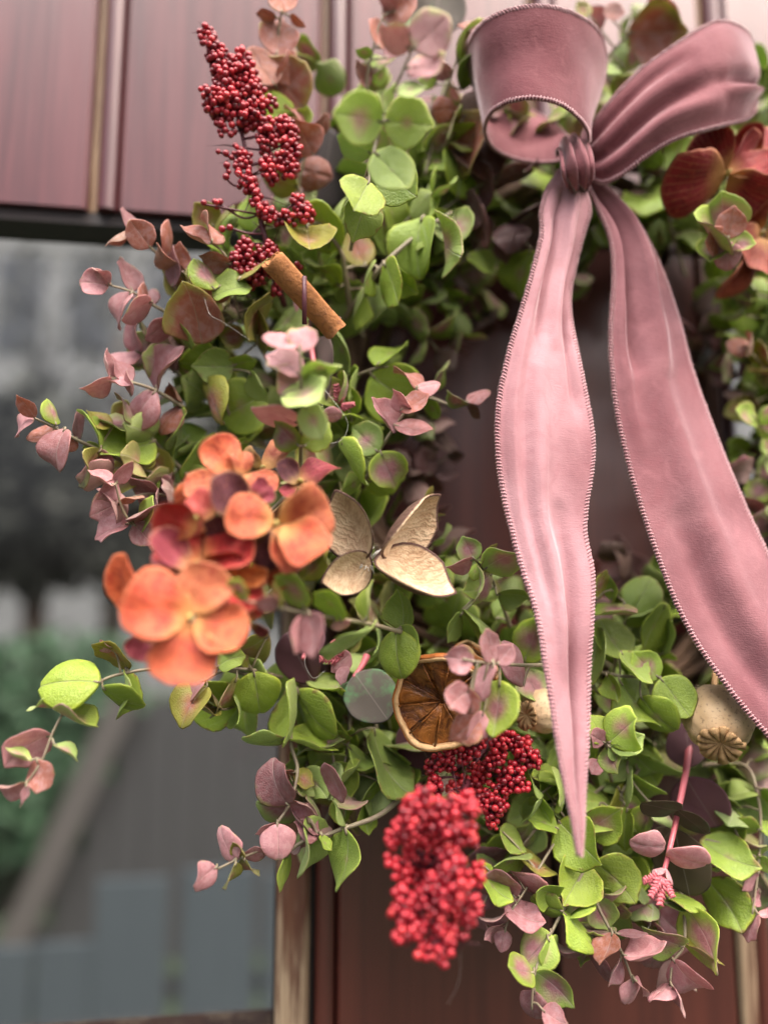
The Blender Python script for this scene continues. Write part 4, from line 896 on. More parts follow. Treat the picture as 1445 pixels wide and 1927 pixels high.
hydrangea('large blurred orange, red and plum hydrangea head at the left of the wreath', (410, 1060, .12), [
    (358, 1162, .186, [(362, 1160, 236, 1125, .92, OR), (362, 1155, 405, 1062, .92, PE), (366, 1166, 462, 1205, .92, OR), (356, 1170, 340, 1290, 1.0, OR)]),
    (280, 1150, .165, [(268, 1195, 238, 1040, .42, OR), (300, 1180, 232, 1140, .6, OR), (280, 1190, 250, 1240, .9, MAG)]),
    (520, 985, .18, [(515, 985, 425, 968, .85, RUS), (525, 985, 622, 960, .85, RUS), (530, 990, 605, 1050, .85, OR), (522, 990, 560, 1075, .6, RUS)]),
    (455, 1000, .178, [(450, 985, 408, 895, .6, PUP), (452, 985, 385, 1005, .7, PUP), (470, 1000, 525, 1062, .65, PUP), (455, 990, 470, 950, .6, PUP)]),
    (370, 975, .178, [(400, 975, 358, 930, .9, (0.55, 0.07, 0.06, 1)), (390, 990, 345, 985, .9, (0.55, 0.09, 0.08, 1)), (370, 1000, 295, 960, .9, RED)]),
    (370, 1060, .176, [(372, 1065, 310, 1000, .9, RED), (378, 1065, 480, 1010, .6, RED), (380, 1060, 470, 1060, .7, RED), (365, 1070, 285, 1010, .5, MAG), (350, 1085, 300, 1030, .5, MAG)]),
    (430, 900, .165, [(440, 905, 345, 915, .55, PE), (440, 895, 395, 828, .85, PE), (450, 905, 525, 905, .5, PE), (455, 895, 460, 850, .7, PE), (430, 920, 330, 950, .6, OR)]),
    (495, 880, .145, [(495, 880, 545, 820, .55, (0.40, 0.16, 0.07, 1)), (490, 885, 520, 905, .6, CRM), (490, 880, 455, 850, .6, CRM)]),
    (565, 905, .155, [(560, 910, 622, 858, .6, MAG), (560, 912, 525, 868, .6, PUP), (560, 915, 600, 925, .5, PUP), (558, 912, 530, 935, .6, (0.3, 0.03, 0.05, 1))]),
    (400, 1030, .17, [(400, 1030, 350, 1065, .7, RED), (405, 1030, 440, 1075, .7, (0.2, 0.012, 0.02, 1)), (400, 1025, 370, 975, .7, RED), (410, 1025, 455, 1020, .6, MAG)]),
    (500, 1050, .168, [(500, 1050, 470, 1100, .7, RUS), (505, 1050, 545, 1105, .6, RUS), (500, 1045, 540, 1020, .7, RED), (495, 1048, 450, 1040, .7, RED)]),
    (475, 945, .172, [(475, 945, 430, 925, .7, RED), (478, 945, 520, 925, .6, MAG), (475, 950, 470, 990, .6, RUS), (480, 940, 500, 900, .5, MAG)]),
    (320, 1090, .172, [(325, 1090, 285, 1060, .6, MAG), (330, 1085, 345, 1040, .6, RED), (320, 1095, 275, 1110, .6, OR)]),
    (470, 1170, .165, [(470, 1170, 495, 1125, .6, RED), (465, 1175, 440, 1215, .6, RED), (472, 1175, 500, 1200, .5, (0.2, 0.012, 0.02, 1))]),
    (430, 1085, .176, [(400, 1085, 505, 1070, .3, (0.7, 0.2, 0.03, 1)), (420, 1090, 360, 1085, .3, MAG), (430, 1095, 480, 1150, .8, RED), (440, 1100, 450, 1165, .7, RED)])])
hydrangea('dark red hydrangea head at the right under the bow loop', (1400, 350, .085), [
    (1368, 326, .118, [(1366, 328, 1264, 366, .8, DRD), (1362, 322, 1318, 248, .9, DRD), (1370, 322, 1412, 258, .45, DRD), (1372, 330, 1432, 392, .8, DRD), (1372, 328, 1445, 310, .6, DRD)]),
    (1430, 300, .105, [(1425, 300, 1400, 240, .8, DRD), (1430, 300, 1470, 240, .9, DRD), (1430, 310, 1480, 330, .9, DRD)]),
    (1430, 440, .105, [(1432, 440, 1380, 500, .8, DRU), (1430, 435, 1420, 380, .8, DRU), (1430, 450, 1385, 555, .32, DRU), (1440, 450, 1430, 530, .8, DRU), (1440, 440, 1490, 430, .9, DRU)])])

# ------------------------------------------------------------------ papery seed pod
m, n, l, b = mat('dry_pod_shell'); k = N(m)
vec, (u, v_, e) = k.attr('leaf'); au = k.math('ABSOLUTE', u)
co = k.coord('Object', obj_random=True); nz = k.noise(5, 4, 0.6, co)
rid = k.math('SINE', k.math('ADD', k.math('MULTIPLY', k.math('SUBTRACT', v_, k.math('MULTIPLY', au, 0.5)), 60.0), k.math('MULTIPLY', nz, 26.0)))
c = k.mix(k.smooth(nz, 0.35, 0.7), (0.42, 0.28, 0.17), (0.60, 0.45, 0.30))
c = k.mix(k.math('MULTIPLY', k.smooth(rid, 0.0, 1.0), 0.35), c, (0.62, 0.50, 0.33))
c = k.mix(k.math('MULTIPLY', k.smooth(k.noise(11, 4, 0.7, co), 0.52, 0.72), 0.45), c, (0.26, 0.15, 0.09))
c = k.mix(k.smooth(k.math('ABSOLUTE', e), 0.9, 0.95), c, (0.075, 0.038, 0.03))
c = k.mix(k.math('LESS_THAN', e, -0.005), c, (0.10, 0.055, 0.04))
l.new(c, b.inputs['Base Color']); b.inputs['Roughness'].default_value = 0.72; b.inputs['Specular IOR Level'].default_value = 0.25
k.bump(k.math('ADD', k.math('MULTIPLY', rid, 0.6), k.math('MULTIPLY', nz, 2.0)), 0.22, 0.03, b)
SHELL = []
for i, (cup, curl) in enumerate([(1.3, 0.12), (1.6, 0.1), (1.0, 0.1), (1.5, 0.1)]):
    def so(a, i=i):
        s = math.sin(a); x = 0.5 * math.cos(a) * (1 - 0.12 * s)
        if s > 0.5: x *= 1 - 0.6 * (s - 0.5) / 0.5
        return x, 0.5 + 0.5 * s
    sh = lambda uu, y, cup=cup: 0.2 * cup * uu * uu + 0.10 * cup * (1 - math.sin(max(0, min(1, y)) * math.pi))
    vv, ff, at = blade('pod_shell', None, so, 0.05, sh, 28, (0.25, 0.5, 0.72, 0.88, 0.95))
    SHELL.append(mesh_of('pod_shell', bendy(vv, curl, 0), ff, m, True, {'leaf': at}))
L = P(694, 1056, .132); pod = thing('seed_pod', 'open papery tan seed pod with four dark rimmed lobes, right of the orange flower head', 'seed pod', L)
for i, (bx, by, tx, ty, a, dh, sg) in enumerate([(688, 1052, 642, 918, .62, 0, -1), (704, 1040, 806, 918, .40, -.002, 1), (696, 1060, 592, 1094, .66, .006, -1), (700, 1064, 850, 1138, .46, .004, -1)]):
    Mx = blade_matrix(P(bx, by, .132), P(tx, ty, .134 + dh), a, 0.7, None, sg, R(4))
    link('pod_shell', SHELL[i], pod, Matrix.Translation(-L) @ Mx)
mb = MB()
for i in range(26):
    a = rnd.uniform(0, 6.28); d = Vector((math.cos(a), -1.0, math.sin(a))).normalized(); mb.add(*tube([L, L + d * 0.003, L + d * 0.006 + Vector((rnd.uniform(-.002, .002), 0, rnd.uniform(-.002, .002)))], .00022, 4))
tag(mb.build('fibre_tuft', M['hair'], pod, off=L), kind='stuff')

# ------------------------------------------------------------------ dried orange slice
M['peel'] = simple('dried_orange_peel', (0.40, 0.13, 0.025), 0.6, 260, 0.6, (0.22, 0.06, 0.015), 0.5, 0.0015)
M['pith'] = simple('dried_pith', (0.62, 0.40, 0.20), 0.75, 300, 0.6, (0.36, 0.19, 0.07), 0.6, 0.001)
m, n, l, b = mat('dried_pulp'); k = N(m)
nz = k.noise(120, 4, 0.7, k.coord('Object', (1, 1, 1)), 0.8)
l.new(k.mix(k.smooth(nz, 0.35, 0.7), (0.085, 0.022, 0.006), (0.36, 0.13, 0.024)), b.inputs['Base Color'])
b.inputs['Roughness'].default_value = 0.22; k.bump(nz, 0.9, 0.002, b); M['pulp'] = m
def orange(label, c, rad, nrm):
    root = thing('dried_orange_slice', label, 'orange slice', c); z = nrm.normalized(); x = z.orthogonal().normalized(); y = z.cross(x)
    T = lambda r, a, hh: x * (r * math.cos(a)) + y * (r * math.sin(a)) + z * hh
    n_ = 48; wav = lambda a: 1 + 0.03 * math.sin(3 * a + 1) + 0.014 * math.sin(7 * a) + .008 * math.sin(13 * a); wz = lambda a: 0.0024 * math.sin(2 * a + .6) + 0.0011 * math.sin(5 * a)
    def ring(prof):
        v = []; f = []; kk = len(prof)
        for i in range(n_):
            a = 2 * math.pi * i / n_
            for r, hh in prof: v.append(T(r * rad * wav(a), a, hh * rad + wz(a)))
        for i in range(n_):
            for j in range(kk): f.append((i * kk + j, ((i + 1) % n_) * kk + j, ((i + 1) % n_) * kk + (j + 1) % kk, i * kk + (j + 1) % kk))
        return v, f
    MB().add(*ring([(0.97, -.1), (1.0, -.07), (1.005, .04), (0.985, .085), (0.965, .09)])).build('peel', M['peel'], root)
    MB().add(*ring([(0.875, -.08), (0.966, -.1), (0.964, .092), (0.93, .10), (0.885, .075)])).build('pith', M['pith'], root)
    ns = 10
    for i in range(ns):
        a0 = 2 * math.pi * (i + 0.07) / ns; a1 = 2 * math.pi * (i + 0.93) / ns; v = [T(.06 * rad, (a0 + a1) / 2, -.02 * rad)]; f = []; mm = 5
        rr = [0.2, 0.4, 0.6, 0.78, 0.885]
        for j, r in enumerate(rr):
            for q in range(mm):
                a = a0 + (a1 - a0) * q / (mm - 1); bulge = -0.03 + 0.02 * math.sin(math.pi * q / (mm - 1)) + rnd.uniform(-.03, .02)
                v.append(T(r * rad * rnd.uniform(.985, 1.01), a, bulge * rad + wz(a)))
        f += [(0, 1 + q, 2 + q) for q in range(mm - 1)]
        for j in range(len(rr) - 1):
            for q in range(mm - 1): f.append((1 + j * mm + q, 1 + (j + 1) * mm + q, 2 + (j + 1) * mm + q, 2 + j * mm + q))
        MB().add(v, f).build('segment', M['pulp'], root)
        am = 2 * math.pi * i / ns; w_ = .012
        MB().add(*tube([T(.04 * rad, am, .01 * rad), T(.45 * rad, am + .03, .03 * rad + wz(am)), T(.9 * rad, am, .05 * rad + wz(am))], lambda t: rad * (0.01 + .014 * t), 6)).build('membrane', M['pulp'], root)
    v = [T(0, 0, -.09 * rad)] + [T(.96 * rad, 2 * math.pi * i / n_, -.09 * rad + wz(2 * math.pi * i / n_)) for i in range(n_)]
    MB().add(v, [(0, 1 + (i + 1) % n_, 1 + i) for i in range(n_)]).build('back', M['pulp'], root)
orange('dried orange slice with pale rind above the lower berry spray', P(832, 1320, .118), 0.0225, Vector((-0.22, -1.0, -0.32)))
# second slice, seen nearly from its edge behind the mauve sprig
orange('dried orange slice seen edge on behind the blurred mauve sprig', P(905, 1238, .098), 0.0125, Vector((0.55, -0.35, 0.75)))

# ------------------------------------------------------------------ cinnamon stick (a rolled quill)
M['cinnamon'] = simple('cinnamon_bark', (0.34, 0.135, 0.04), 0.85, 420, 0.75, (0.15, 0.052, 0.016), 0.8, 0.0012)
A = P(512, 487, .128); B = P(632, 622, .118); ax = (B - A).normalized(); x = ax.cross(Vector((0, 1, 0))).normalized(); y = ax.cross(x)
stick = thing('cinnamon_stick', 'rolled brown cinnamon stick below the upper berry spray', 'cinnamon stick', B)
AV = math.atan2(-y.y, -x.y)
v = []; f = []; nt = 60; nl = 18
for j in range(nl):
    t = j / (nl - 1)
    for side in (0, 1):
        for i in range(nt):
            q = i / (nt - 1); a = AV - 0.55 + q * 4.1 * math.pi; r = 0.0070 - 0.0042 * q ** 0.7 - (0.0006 if side else 0)
            r *= 1 + 0.03 * math.sin(6 * t + 3 * q) + 0.02 * mnoise.noise(Vector((t * 6, q * 9, side)))
            c = A.lerp(B, t) + ax * ((0.0012 * math.sin(a) + .0006 * math.sin(3 * a)) if j in (0, nl - 1) else 0)
            v.append(c + x * (r * math.cos(a)) + y * (r * math.sin(a)) - B)
for j in range(nl - 1):
    for s in (0, 1):
        for i in range(nt - 1):
            a = j * 2 * nt + s * nt + i; d2 = a + 2 * nt
            f.append((a, a + 1, d2 + 1, d2) if s == 0 else (a, d2, d2 + 1, a + 1))
    for i in (0, nt - 1):
        a = j * 2 * nt + i; f.append((a, a + 2 * nt, a + 3 * nt, a + nt))
for j in (0, nl - 1):
    for i in range(nt - 1): a = j * 2 * nt + i; f.append((a, a + nt, a + nt + 1, a + 1))
MB().add(v, f).build('bark_roll', M['cinnamon'], stick)
q0, q1 = P(573, 520, .136), P(573, 610, .132)
MB().add(*tube([q0, q0.lerp(q1, .5), q1], .0011, 6)).build('pin_stem', M['berry_stem'], stick, off=B)

# ------------------------------------------------------------------ poppy heads
m, n, l, b = mat('poppy_husk'); k = N(m)
co = k.coord('Object'); nz = k.noise(180, 5, 0.7, co); sp = k.noise(700, 3, 0.6, co); bg = k.noise(60, 2, .5, co)
c = k.mix(k.smooth(bg, 0.3, 0.7), (0.42, 0.28, 0.15), (0.62, 0.45, 0.28))
c = k.mix(k.math('MULTIPLY', k.smooth(sp, 0.55, 0.68), 0.55), c, (0.12, 0.075, 0.045))
l.new(c, b.inputs['Base Color']); b.inputs['Roughness'].default_value = 0.7; k.bump(nz, 0.4, 0.0012, b); M['husk'] = m
M['star'] = simple('poppy_crown', (0.36, 0.22, 0.10), 0.75, 500, 0.6, (0.16, 0.08, 0.03), 0.6, 0.001)
def poppy(label, c, rad, axis):
    root = thing('poppy_head', label, 'seed head', c, 'dried poppy heads'); z = axis.normalized(); x = z.orthogonal().normalized(); y = z.cross(x)
    v = []; f = []; nu, nv = 40, 18
    for j in range(nv + 1):
        t = j / nv; th = math.pi * t; rr = math.sin(th) ** 0.85 * (1 + 0.08 * math.cos(th)); zz = -math.cos(th) * 0.92
        if t < 0.12: rr = max(rr, 0.16); zz -= 0.1 * (0.12 - t) / 0.12
        if t > 0.9: rr = max(rr, 0.2)
        for i in range(nu):
            a = 2 * math.pi * i / nu; r = rad * rr * (1 + 0.035 * math.cos(10 * a) * math.sin(th) + 0.015 * math.sin(3 * a + 2 * t))
            v.append(x * (r * math.cos(a)) + y * (r * math.sin(a)) + z * (zz * rad))
    for j in range(nv):
        for i in range(nu): i2 = (i + 1) % nu; f.append((j * nu + i, j * nu + i2, (j + 1) * nu + i2, (j + 1) * nu + i))
    MB().add(v, f).build('husk', M['husk'], root)
    for i in range(13):                                    # rays of the crown
        a = 2 * math.pi * i / 13; d = x * math.cos(a) + y * math.sin(a); s = z.cross(d)
        p0 = z * (rad * 0.97); e = d * (rad * 0.62 * rnd.uniform(0.88, 1.1)) + z * (rad * (1.0 + rnd.uniform(0.02, 0.14))); w0 = rad * 0.02; w1 = rad * 0.155
        mid_ = p0.lerp(e, 0.6) + z * rad * 0.06
        vv = [p0 - s * w0, p0 + s * w0, mid_ - s * w1 * .7 - z * rad * .05, mid_ + z * rad * .05, mid_ + s * w1 * .7 - z * rad * .05, e - s * w1, e + z * rad * .03, e + s * w1, p0 - z * rad * .1, e - z * rad * .08]
        MB().add(vv, [(0, 3, 2), (0, 1, 3), (1, 4, 3), (2, 3, 6, 5), (3, 4, 7, 6), (8, 2, 5, 9), (8, 9, 7, 4), (5, 6, 9), (6, 7, 9), (0, 2, 8), (1, 8, 4)]).build('crown_ray', M['star'], root)
    MB().add(*tube([-z * rad * 0.95, -z * rad * 1.6, -z * rad * 2.6 + y * rad * .2], rad * 0.1, 8)).build('stalk', M['star'], root)
poppy('round tan poppy seed head beside the right tail, crown turned down left', P(1350, 1354, .114), 0.0158, Vector((-0.42, -0.78, -0.62)))
poppy('small brown poppy head half hidden behind the left tail', P(1018, 1338, .1), 0.0105, Vector((-0.85, -0.5, -0.1)))

# ------------------------------------------------------------------ berry sprays
def ico(r):
    t = (1 + 5 ** .5) / 2; v = [Vector(q).normalized() for q in [(-1, t, 0), (1, t, 0), (-1, -t, 0), (1, -t, 0), (0, -1, t), (0, 1, t), (0, -1, -t), (0, 1, -t), (t, 0, -1), (t, 0, 1), (-t, 0, -1), (-t, 0, 1)]]
    f = [(0, 11, 5), (0, 5, 1), (0, 1, 7), (0, 7, 10), (0, 10, 11), (1, 5, 9), (5, 11, 4), (11, 10, 2), (10, 7, 6), (7, 1, 8), (3, 9, 4), (3, 4, 2), (3, 2, 6), (3, 6, 8), (3, 8, 9), (4, 9, 5), (2, 4, 11), (6, 2, 10), (8, 6, 7), (9, 8, 1)]
    ed = {}; g = []
    def mp(a, c):
        kk = (min(a, c), max(a, c))
        if kk not in ed: ed[kk] = len(v); v.append(((v[a] + v[c]) / 2).normalized())
        return ed[kk]
    for a, b_, c in f: p, q, s = mp(a, b_), mp(b_, c), mp(c, a); g += [(a, p, s), (b_, q, p), (c, s, q), (p, q, s)]
    return [p * r for p in v], g
bv, bf = ico(1.0)
BERRY = mesh_of('berry', bv, bf, M['berry'])
def berry_spray(label, stem, blobs, br, seed, gap=1.62, grow=1.22, limit=300):
    """blobs: chains of (px, py, h, radius in px); berries packed on their surface, with thin stalks back to the stem"""
    q = random.Random(seed); pts = [P(*s) for s in stem]; L = pts[0]
    root = thing('berry_spray', label, 'berries', L, 'red berry sprays'); cv = spline(pts, 30)
    mb = MB().add(*tube(cv, lambda t: 0.0016 * (1.1 - 0.7 * t), 6)); cen = []
    for chain in blobs:
        ps = [P(c[0], c[1], c[2]) for c in chain]; rs = [grow * c[3] * (P(c[0] + 1, c[1], c[2]) - P(c[0], c[1], c[2])).length for c in chain]
        tot = sum((b_ - a).length for a, b_ in zip(ps, ps[1:])); tries = 4 * int(60 + 5200 * (tot + 0.006) * (sum(rs) / len(rs)) / 0.006 * 0.9)
        root_p = min(cv, key=lambda p: (p - ps[0]).length + 0.4 * max(0, p.z - ps[0].z) if seed == 1 else (p - ps[0]).length)
        mid_ = root_p.lerp(ps[0], 0.5) + Vector((q.uniform(-.003, .003), q.uniform(-.002, .002), q.uniform(-.004, .002)))
        mb.add(*tube(spline([root_p, mid_] + ps, 12), .00055, 5))
        for _ in range(tries):
            t = q.random() * (len(ps) - 1) if len(ps) > 1 else 0; i = min(int(t), max(len(ps) - 2, 0)); ft = t - i
            c = ps[i].lerp(ps[i + 1], ft) if len(ps) > 1 else ps[0]; r = rs[i] + (rs[i + 1] - rs[i]) * ft if len(ps) > 1 else rs[0]
            d = Vector((q.gauss(0, 1), q.gauss(0, 1), q.gauss(0, 1))).normalized(); p = c + d * max(0, r - br) * q.uniform(0.45, 1.08)
            if all((p - o[0]).length > br * gap for o in cen): cen.append((p, c))
    cen.sort(key=lambda o: o[0].y)
    for p, c in cen:
        if q.random() < 0.4: mb.add(*tube([c, p], .0003, 4))
    for _ in range(40):                                    # stray thorn-like stalks
        p = q.choice(cv[3:]); d = Vector((q.gauss(0, 1), q.gauss(0, .6) - .3, q.gauss(0, 1))).normalized(); e = p + d * q.uniform(0.008, 0.02)
        mb.add(*tube([p, p.lerp(e, .5) + Vector((0, 0, .001)), e], lambda t: 0.0005 * (1.05 - t), 4))
    tag(mb.build('stalks', M['berry_stem'], root, off=L), kind='stuff')
    for p, c in cen[:limit]:
        k_ = br * q.uniform(0.72, 1.14); dd = (p - c + Vector((q.gauss(0, .0008), q.gauss(0, .0008) - .0006, q.gauss(0, .0008)))); link('berry', BERRY, root, Matrix.Translation(p - L) @ dd.to_track_quat('Z', 'Y').to_matrix().to_4x4() @ Matrix.Diagonal((k_, k_, k_ * q.uniform(.9, 1.05), 1)))
    if len(cen) > limit:
        rest = MB()
        for p, c in cen[limit:]: k_ = br * q.uniform(0.85, 1.12); rest.add([v_ * k_ + p for v_ in bv], bf)
        tag(rest.build('berries', M['berry'], root, off=L), kind='stuff')
    return len(cen)
def bl(h, *c): return [(a[0], a[1], h + (a[3] if len(a) > 3 else 0), a[2]) for a in c]
U = .112
nb1 = berry_spray('upright spray of small dark red berries at the upper left', [(535, 575, .08), (505, 470, U - .008), (478, 360, U - .004), (455, 250, U - .004), (425, 150, U), (392, 70, U)], [
    bl(U, (388, 60, 15), (402, 90, 17), (418, 122, 22), (432, 152, 26)), bl(U, (456, 108, 18), (458, 140, 24)), bl(U, (428, 168, 22), (438, 192, 20)), bl(U + .003, (386, 176, 14), (408, 184, 18), (440, 192, 22)),
    bl(U, (396, 204, 17), (432, 208, 20)), bl(U, (470, 158, 22), (478, 184, 22)), bl(U, (482, 198, 20), (468, 224, 25)), bl(U, (506, 196, 15)), bl(U, (414, 228, 11), (420, 256, 9)), bl(U, (440, 234, 10), (438, 252, 8)),
    bl(U, (530, 234, 18), (548, 240, 14)), bl(U, (506, 240, 20), (502, 275, 18)), bl(U, (546, 264, 20), (552, 288, 16)), bl(U, (536, 302, 20), (545, 320, 20)), bl(U, (408, 282, 8), (432, 292, 9), (470, 296, 13)),
    bl(U, (452, 308, 15), (462, 340, 17), (476, 360, 13)), bl(U, (500, 306, 16), (512, 330, 17)), bl(U, (482, 370, 13), (492, 396, 15), (522, 412, 15), (552, 412, 14)), bl(U, (560, 380, 16), (576, 404, 17)),
    bl(U, (382, 384, 9)), bl(U, (411, 382, 11)), bl(U, (435, 430, 8), (412, 432, 6)), bl(U - .004, (458, 458, 16), (466, 482, 18)), bl(U - .004, (500, 474, 22), (512, 500, 22)), bl(U - .006, (450, 496, 22), (482, 520, 22)), bl(U - .004, (562, 500, 9)),
    bl(U - .008, (520, 545, 13)), bl(U, (425, 330, 8), (432, 312, 9)), bl(U, (440, 270, 9), (455, 285, 9))], 0.00155, 1, gap=1.5, grow=1.3)
LR = .105; LF = .175
nb2 = berry_spray('dark red berry cluster in focus between the dried orange and the left tail', [(930, 1380, .07), (905, 1420, .085), (890, 1460, .095), (900, 1500, .1)], [
    bl(LR, (860, 1398, 18), (838, 1428, 17), (812, 1446, 15)), bl(LR, (868, 1428, 13), (892, 1408, 15), (905, 1395, 12)), bl(LR, (818, 1468, 16), (822, 1490, 13)), bl(LR, (845, 1440, 13)),
    bl(LR, (938, 1395, 18), (962, 1392, 18), (990, 1420, 20), (1008, 1432, 14)), bl(LR, (922, 1442, 18), (940, 1415, 17)), bl(LR, (975, 1450, 20), (958, 1470, 22), (985, 1480, 14)), bl(LR, (935, 1490, 20), (918, 1520, 22), (945, 1512, 15)),
    bl(LR, (926, 1550, 13)), bl(LR, (994, 1390, 9)), bl(LR - .006, (900, 1450, 18), (890, 1480, 18)), bl(LR - .006, (870, 1470, 14), (850, 1480, 14))], 0.0015, 2, gap=1.5, grow=1.3)
nb3 = berry_spray('bright red berry cluster out of focus at the bottom, in front of the door', [(880, 1470, .1), (850, 1540, .14), (825, 1620, LF - .012), (815, 1720, LF - .01), (820, 1790, LF - .006)], [
    bl(LF, (798, 1495, 20), (785, 1525, 26), (762, 1550, 24)), bl(LF, (840, 1520, 24), (880, 1510, 20), (890, 1530, 16)), bl(LF, (815, 1545, 22), (862, 1560, 26), (884, 1580, 20)), bl(LF - .006, (742, 1572, 16), (735, 1590, 14)),
    bl(LF - .006, (734, 1620, 15), (748, 1640, 14)), bl(LF, (850, 1600, 18), (836, 1620, 20)), bl(LF + .004, (862, 1632, 24), (850, 1670, 28), (826, 1690, 22)), bl(LF - .006, (898, 1632, 15), (906, 1660, 14)), bl(LF, (890, 1700, 18), (878, 1730, 18)),
    bl(LF, (752, 1680, 18), (770, 1705, 22), (740, 1715, 14)), bl(LF, (790, 1735, 22), (765, 1755, 22), (745, 1765, 14)), bl(LF, (818, 1700, 22), (820, 1745, 24)), bl(LF, (845, 1760, 20), (800, 1790, 20), (850, 1790, 14)), bl(LF, (832, 1805, 16)), bl(LF, (760, 1720, 18)), bl(LF - .006, (880, 1660, 14)), bl(LF - .004, (830, 1580, 18), (800, 1570, 20)), bl(LF + .002, (815, 1660, 18), (800, 1690, 20)), bl(LF - .01, (770, 1590, 16), (760, 1650, 18)), bl(LF - .008, (830, 1650, 16)), bl(LF - .014, (790, 1600, 20), (800, 1640, 24), (780, 1670, 18)), bl(LF - .014, (830, 1600, 18), (850, 1720, 20)), bl(LF, (870, 1760, 16), (815, 1770, 18))], 0.0015, 3, gap=1.5, grow=1.3)

# ------------------------------------------------------------------ velvet bow
bow = thing('velvet_bow', 'dusty pink velvet ribbon bow with long tails and stitched edges', 'bow', P(1085, 310, .12)); BL = Vector(bow.location)
def ribbon(name, left, right, n=60, m=20, bulge=0.0, folds=(), seed=0, thick=0.0011, hem=True, ripple=0.0007, nap=0.0, puff=False):
    """cloth strip between two edge curves given as (px, py, h); folds add creases across the strip"""
    Lc = spline([P(q[0], q[1], q[2] - 0.006) for q in left], n); Rc = spline([P(q[0], q[1], q[2] - 0.006) for q in right], n)
    g = []; at = []; dist = 0
    for i in range(n):
        t = i / (n - 1); a, b = Lc[i], Rc[i]
        tan = ((Lc[min(i + 1, n - 1)] + Rc[min(i + 1, n - 1)]) - (Lc[max(i - 1, 0)] + Rc[max(i - 1, 0)])).normalized()
        ac = (b - a); nr = ac.cross(tan)
        nr = nr.normalized() if nr.length > 1e-9 else Vector((0, -1, 0))
        if nr.y > 0 and hem != 'loop': nr = -nr
        if i: dist += ((a + b) / 2 - pa).length
        pa = (a + b) / 2; row = []
        for j in range(m):
            u = j / (m - 1); p = a + ac * u
            o = bulge * math.sin(math.pi * u) * ac.length * (math.sin(math.pi * min(1, t / 0.56)) if puff else 1)
            for (u0, w, amp, t0, t1) in folds:
                if t0 <= t <= t1:
                    env = math.sin(math.pi * (t - t0) / (t1 - t0)) ** 0.6
                    o += 1.7 * amp * env * math.exp(-((u - u0) / w) ** 2)
            o += ripple * mnoise.noise(Vector((p.x * 45 + seed, p.z * 45, p.y * 45)))
            edge = min(1.0, min(u, 1 - u) * 9)
            row.append(p + nr * o * (0.15 + 0.85 * edge)); at.append((u, dist, t))
        g.append(row)
    v = [p for r_ in g for p in r_]; f = [(i * m + j, i * m + j + 1, (i + 1) * m + j + 1, (i + 1) * m + j) for i in range(n - 1) for j in range(m - 1)]
    o = link(name, mesh_of(name, [p - BL for p in v], f, M['velvet'], True, {'cloth': at}), bow, color=(nap, nap, nap, 1))
    sm = o.modifiers.new('thickness', 'SOLIDIFY'); sm.thickness = thick; sm.offset = 0
    if hem:
        for e in ([r_[0] for r_ in g], [r_[-1] for r_ in g]): stitches(e, [r_[1] for r_ in g] if e[0] is g[0][0] else [r_[-2] for r_ in g], o)
    return o, g
def stitches(edge, inner, parent, r=0.0012, pitch=0.0016):
    """overlocked edge: thread wound round the rim in slanting loops"""
    L = sum((b - a).length for a, b in zip(edge, edge[1:])); turns = int(L / pitch)
    if turns < 4: return
    dense = spline(edge, 3 * len(edge)); inn = spline(inner, 3 * len(inner)); pts = []; per = 9
    fr = frames(dense)
    for k in range(turns * per):
        s = k / (turns * per) * (len(dense) - 1.001); i = int(s); ft = s - i
        p = dense[i].lerp(dense[i + 1], ft); T = fr[i][0]; inw = (inn[i] - dense[i]); inw = (inw - T * inw.dot(T))
        inw = inw.normalized() if inw.length > 1e-9 else fr[i][1]
        nr = T.cross(inw); a = 2 * math.pi * k / per + 0.9 * mnoise.noise(p * 160)
        pts.append(p + inw * (r * 0.75 + r * 1.0 * math.cos(a)) + nr * (0.00085 * math.sin(a)) + T * (0.0006 * math.cos(a)) + inw * (0.0004 * mnoise.noise(p * 420)))
    tag(MB().add(*tube(pts, 0.00036, 4, False)).build('edge_stitching', M['thread'], parent, off=BL), kind='stuff')
    core = [p + (q - p).normalized() * 0.0013 if (q - p).length > 1e-9 else p for p, q in zip(edge, inner)]
    MB().add(*tube(core, 0.0007, 6, False)).build('edge_roll', M['velvet'], parent, off=BL)

# left loop: the band runs from the knot round the back, over the left side, across the front and back to the knot
ribbon('left_loop',
    [(1068, 300, .112), (1020, 308, .104), (965, 300, .102), (926, 278, .106), (912, 245, .118), (926, 212, .134), (965, 192, .146), (1010, 188, .15), (1060, 202, .148), (1098, 236, .14), (1106, 268, .13), (1082, 290, .122)],
    [(1078, 268, .106), (1040, 230, .085), (965, 190, .07), (895, 160, .075), (876, 112, .095), (890, 60, .125), (935, 24, .143), (1005, 10, .15), (1080, 24, .146), (1132, 70, .128), (1136, 150, .112), (1094, 262, .11)],
    n=96, m=20, bulge=0.012, folds=[(0.5, 0.25, 0.0015, 0.45, 0.7)], seed=3, hem='loop', ripple=.0012)
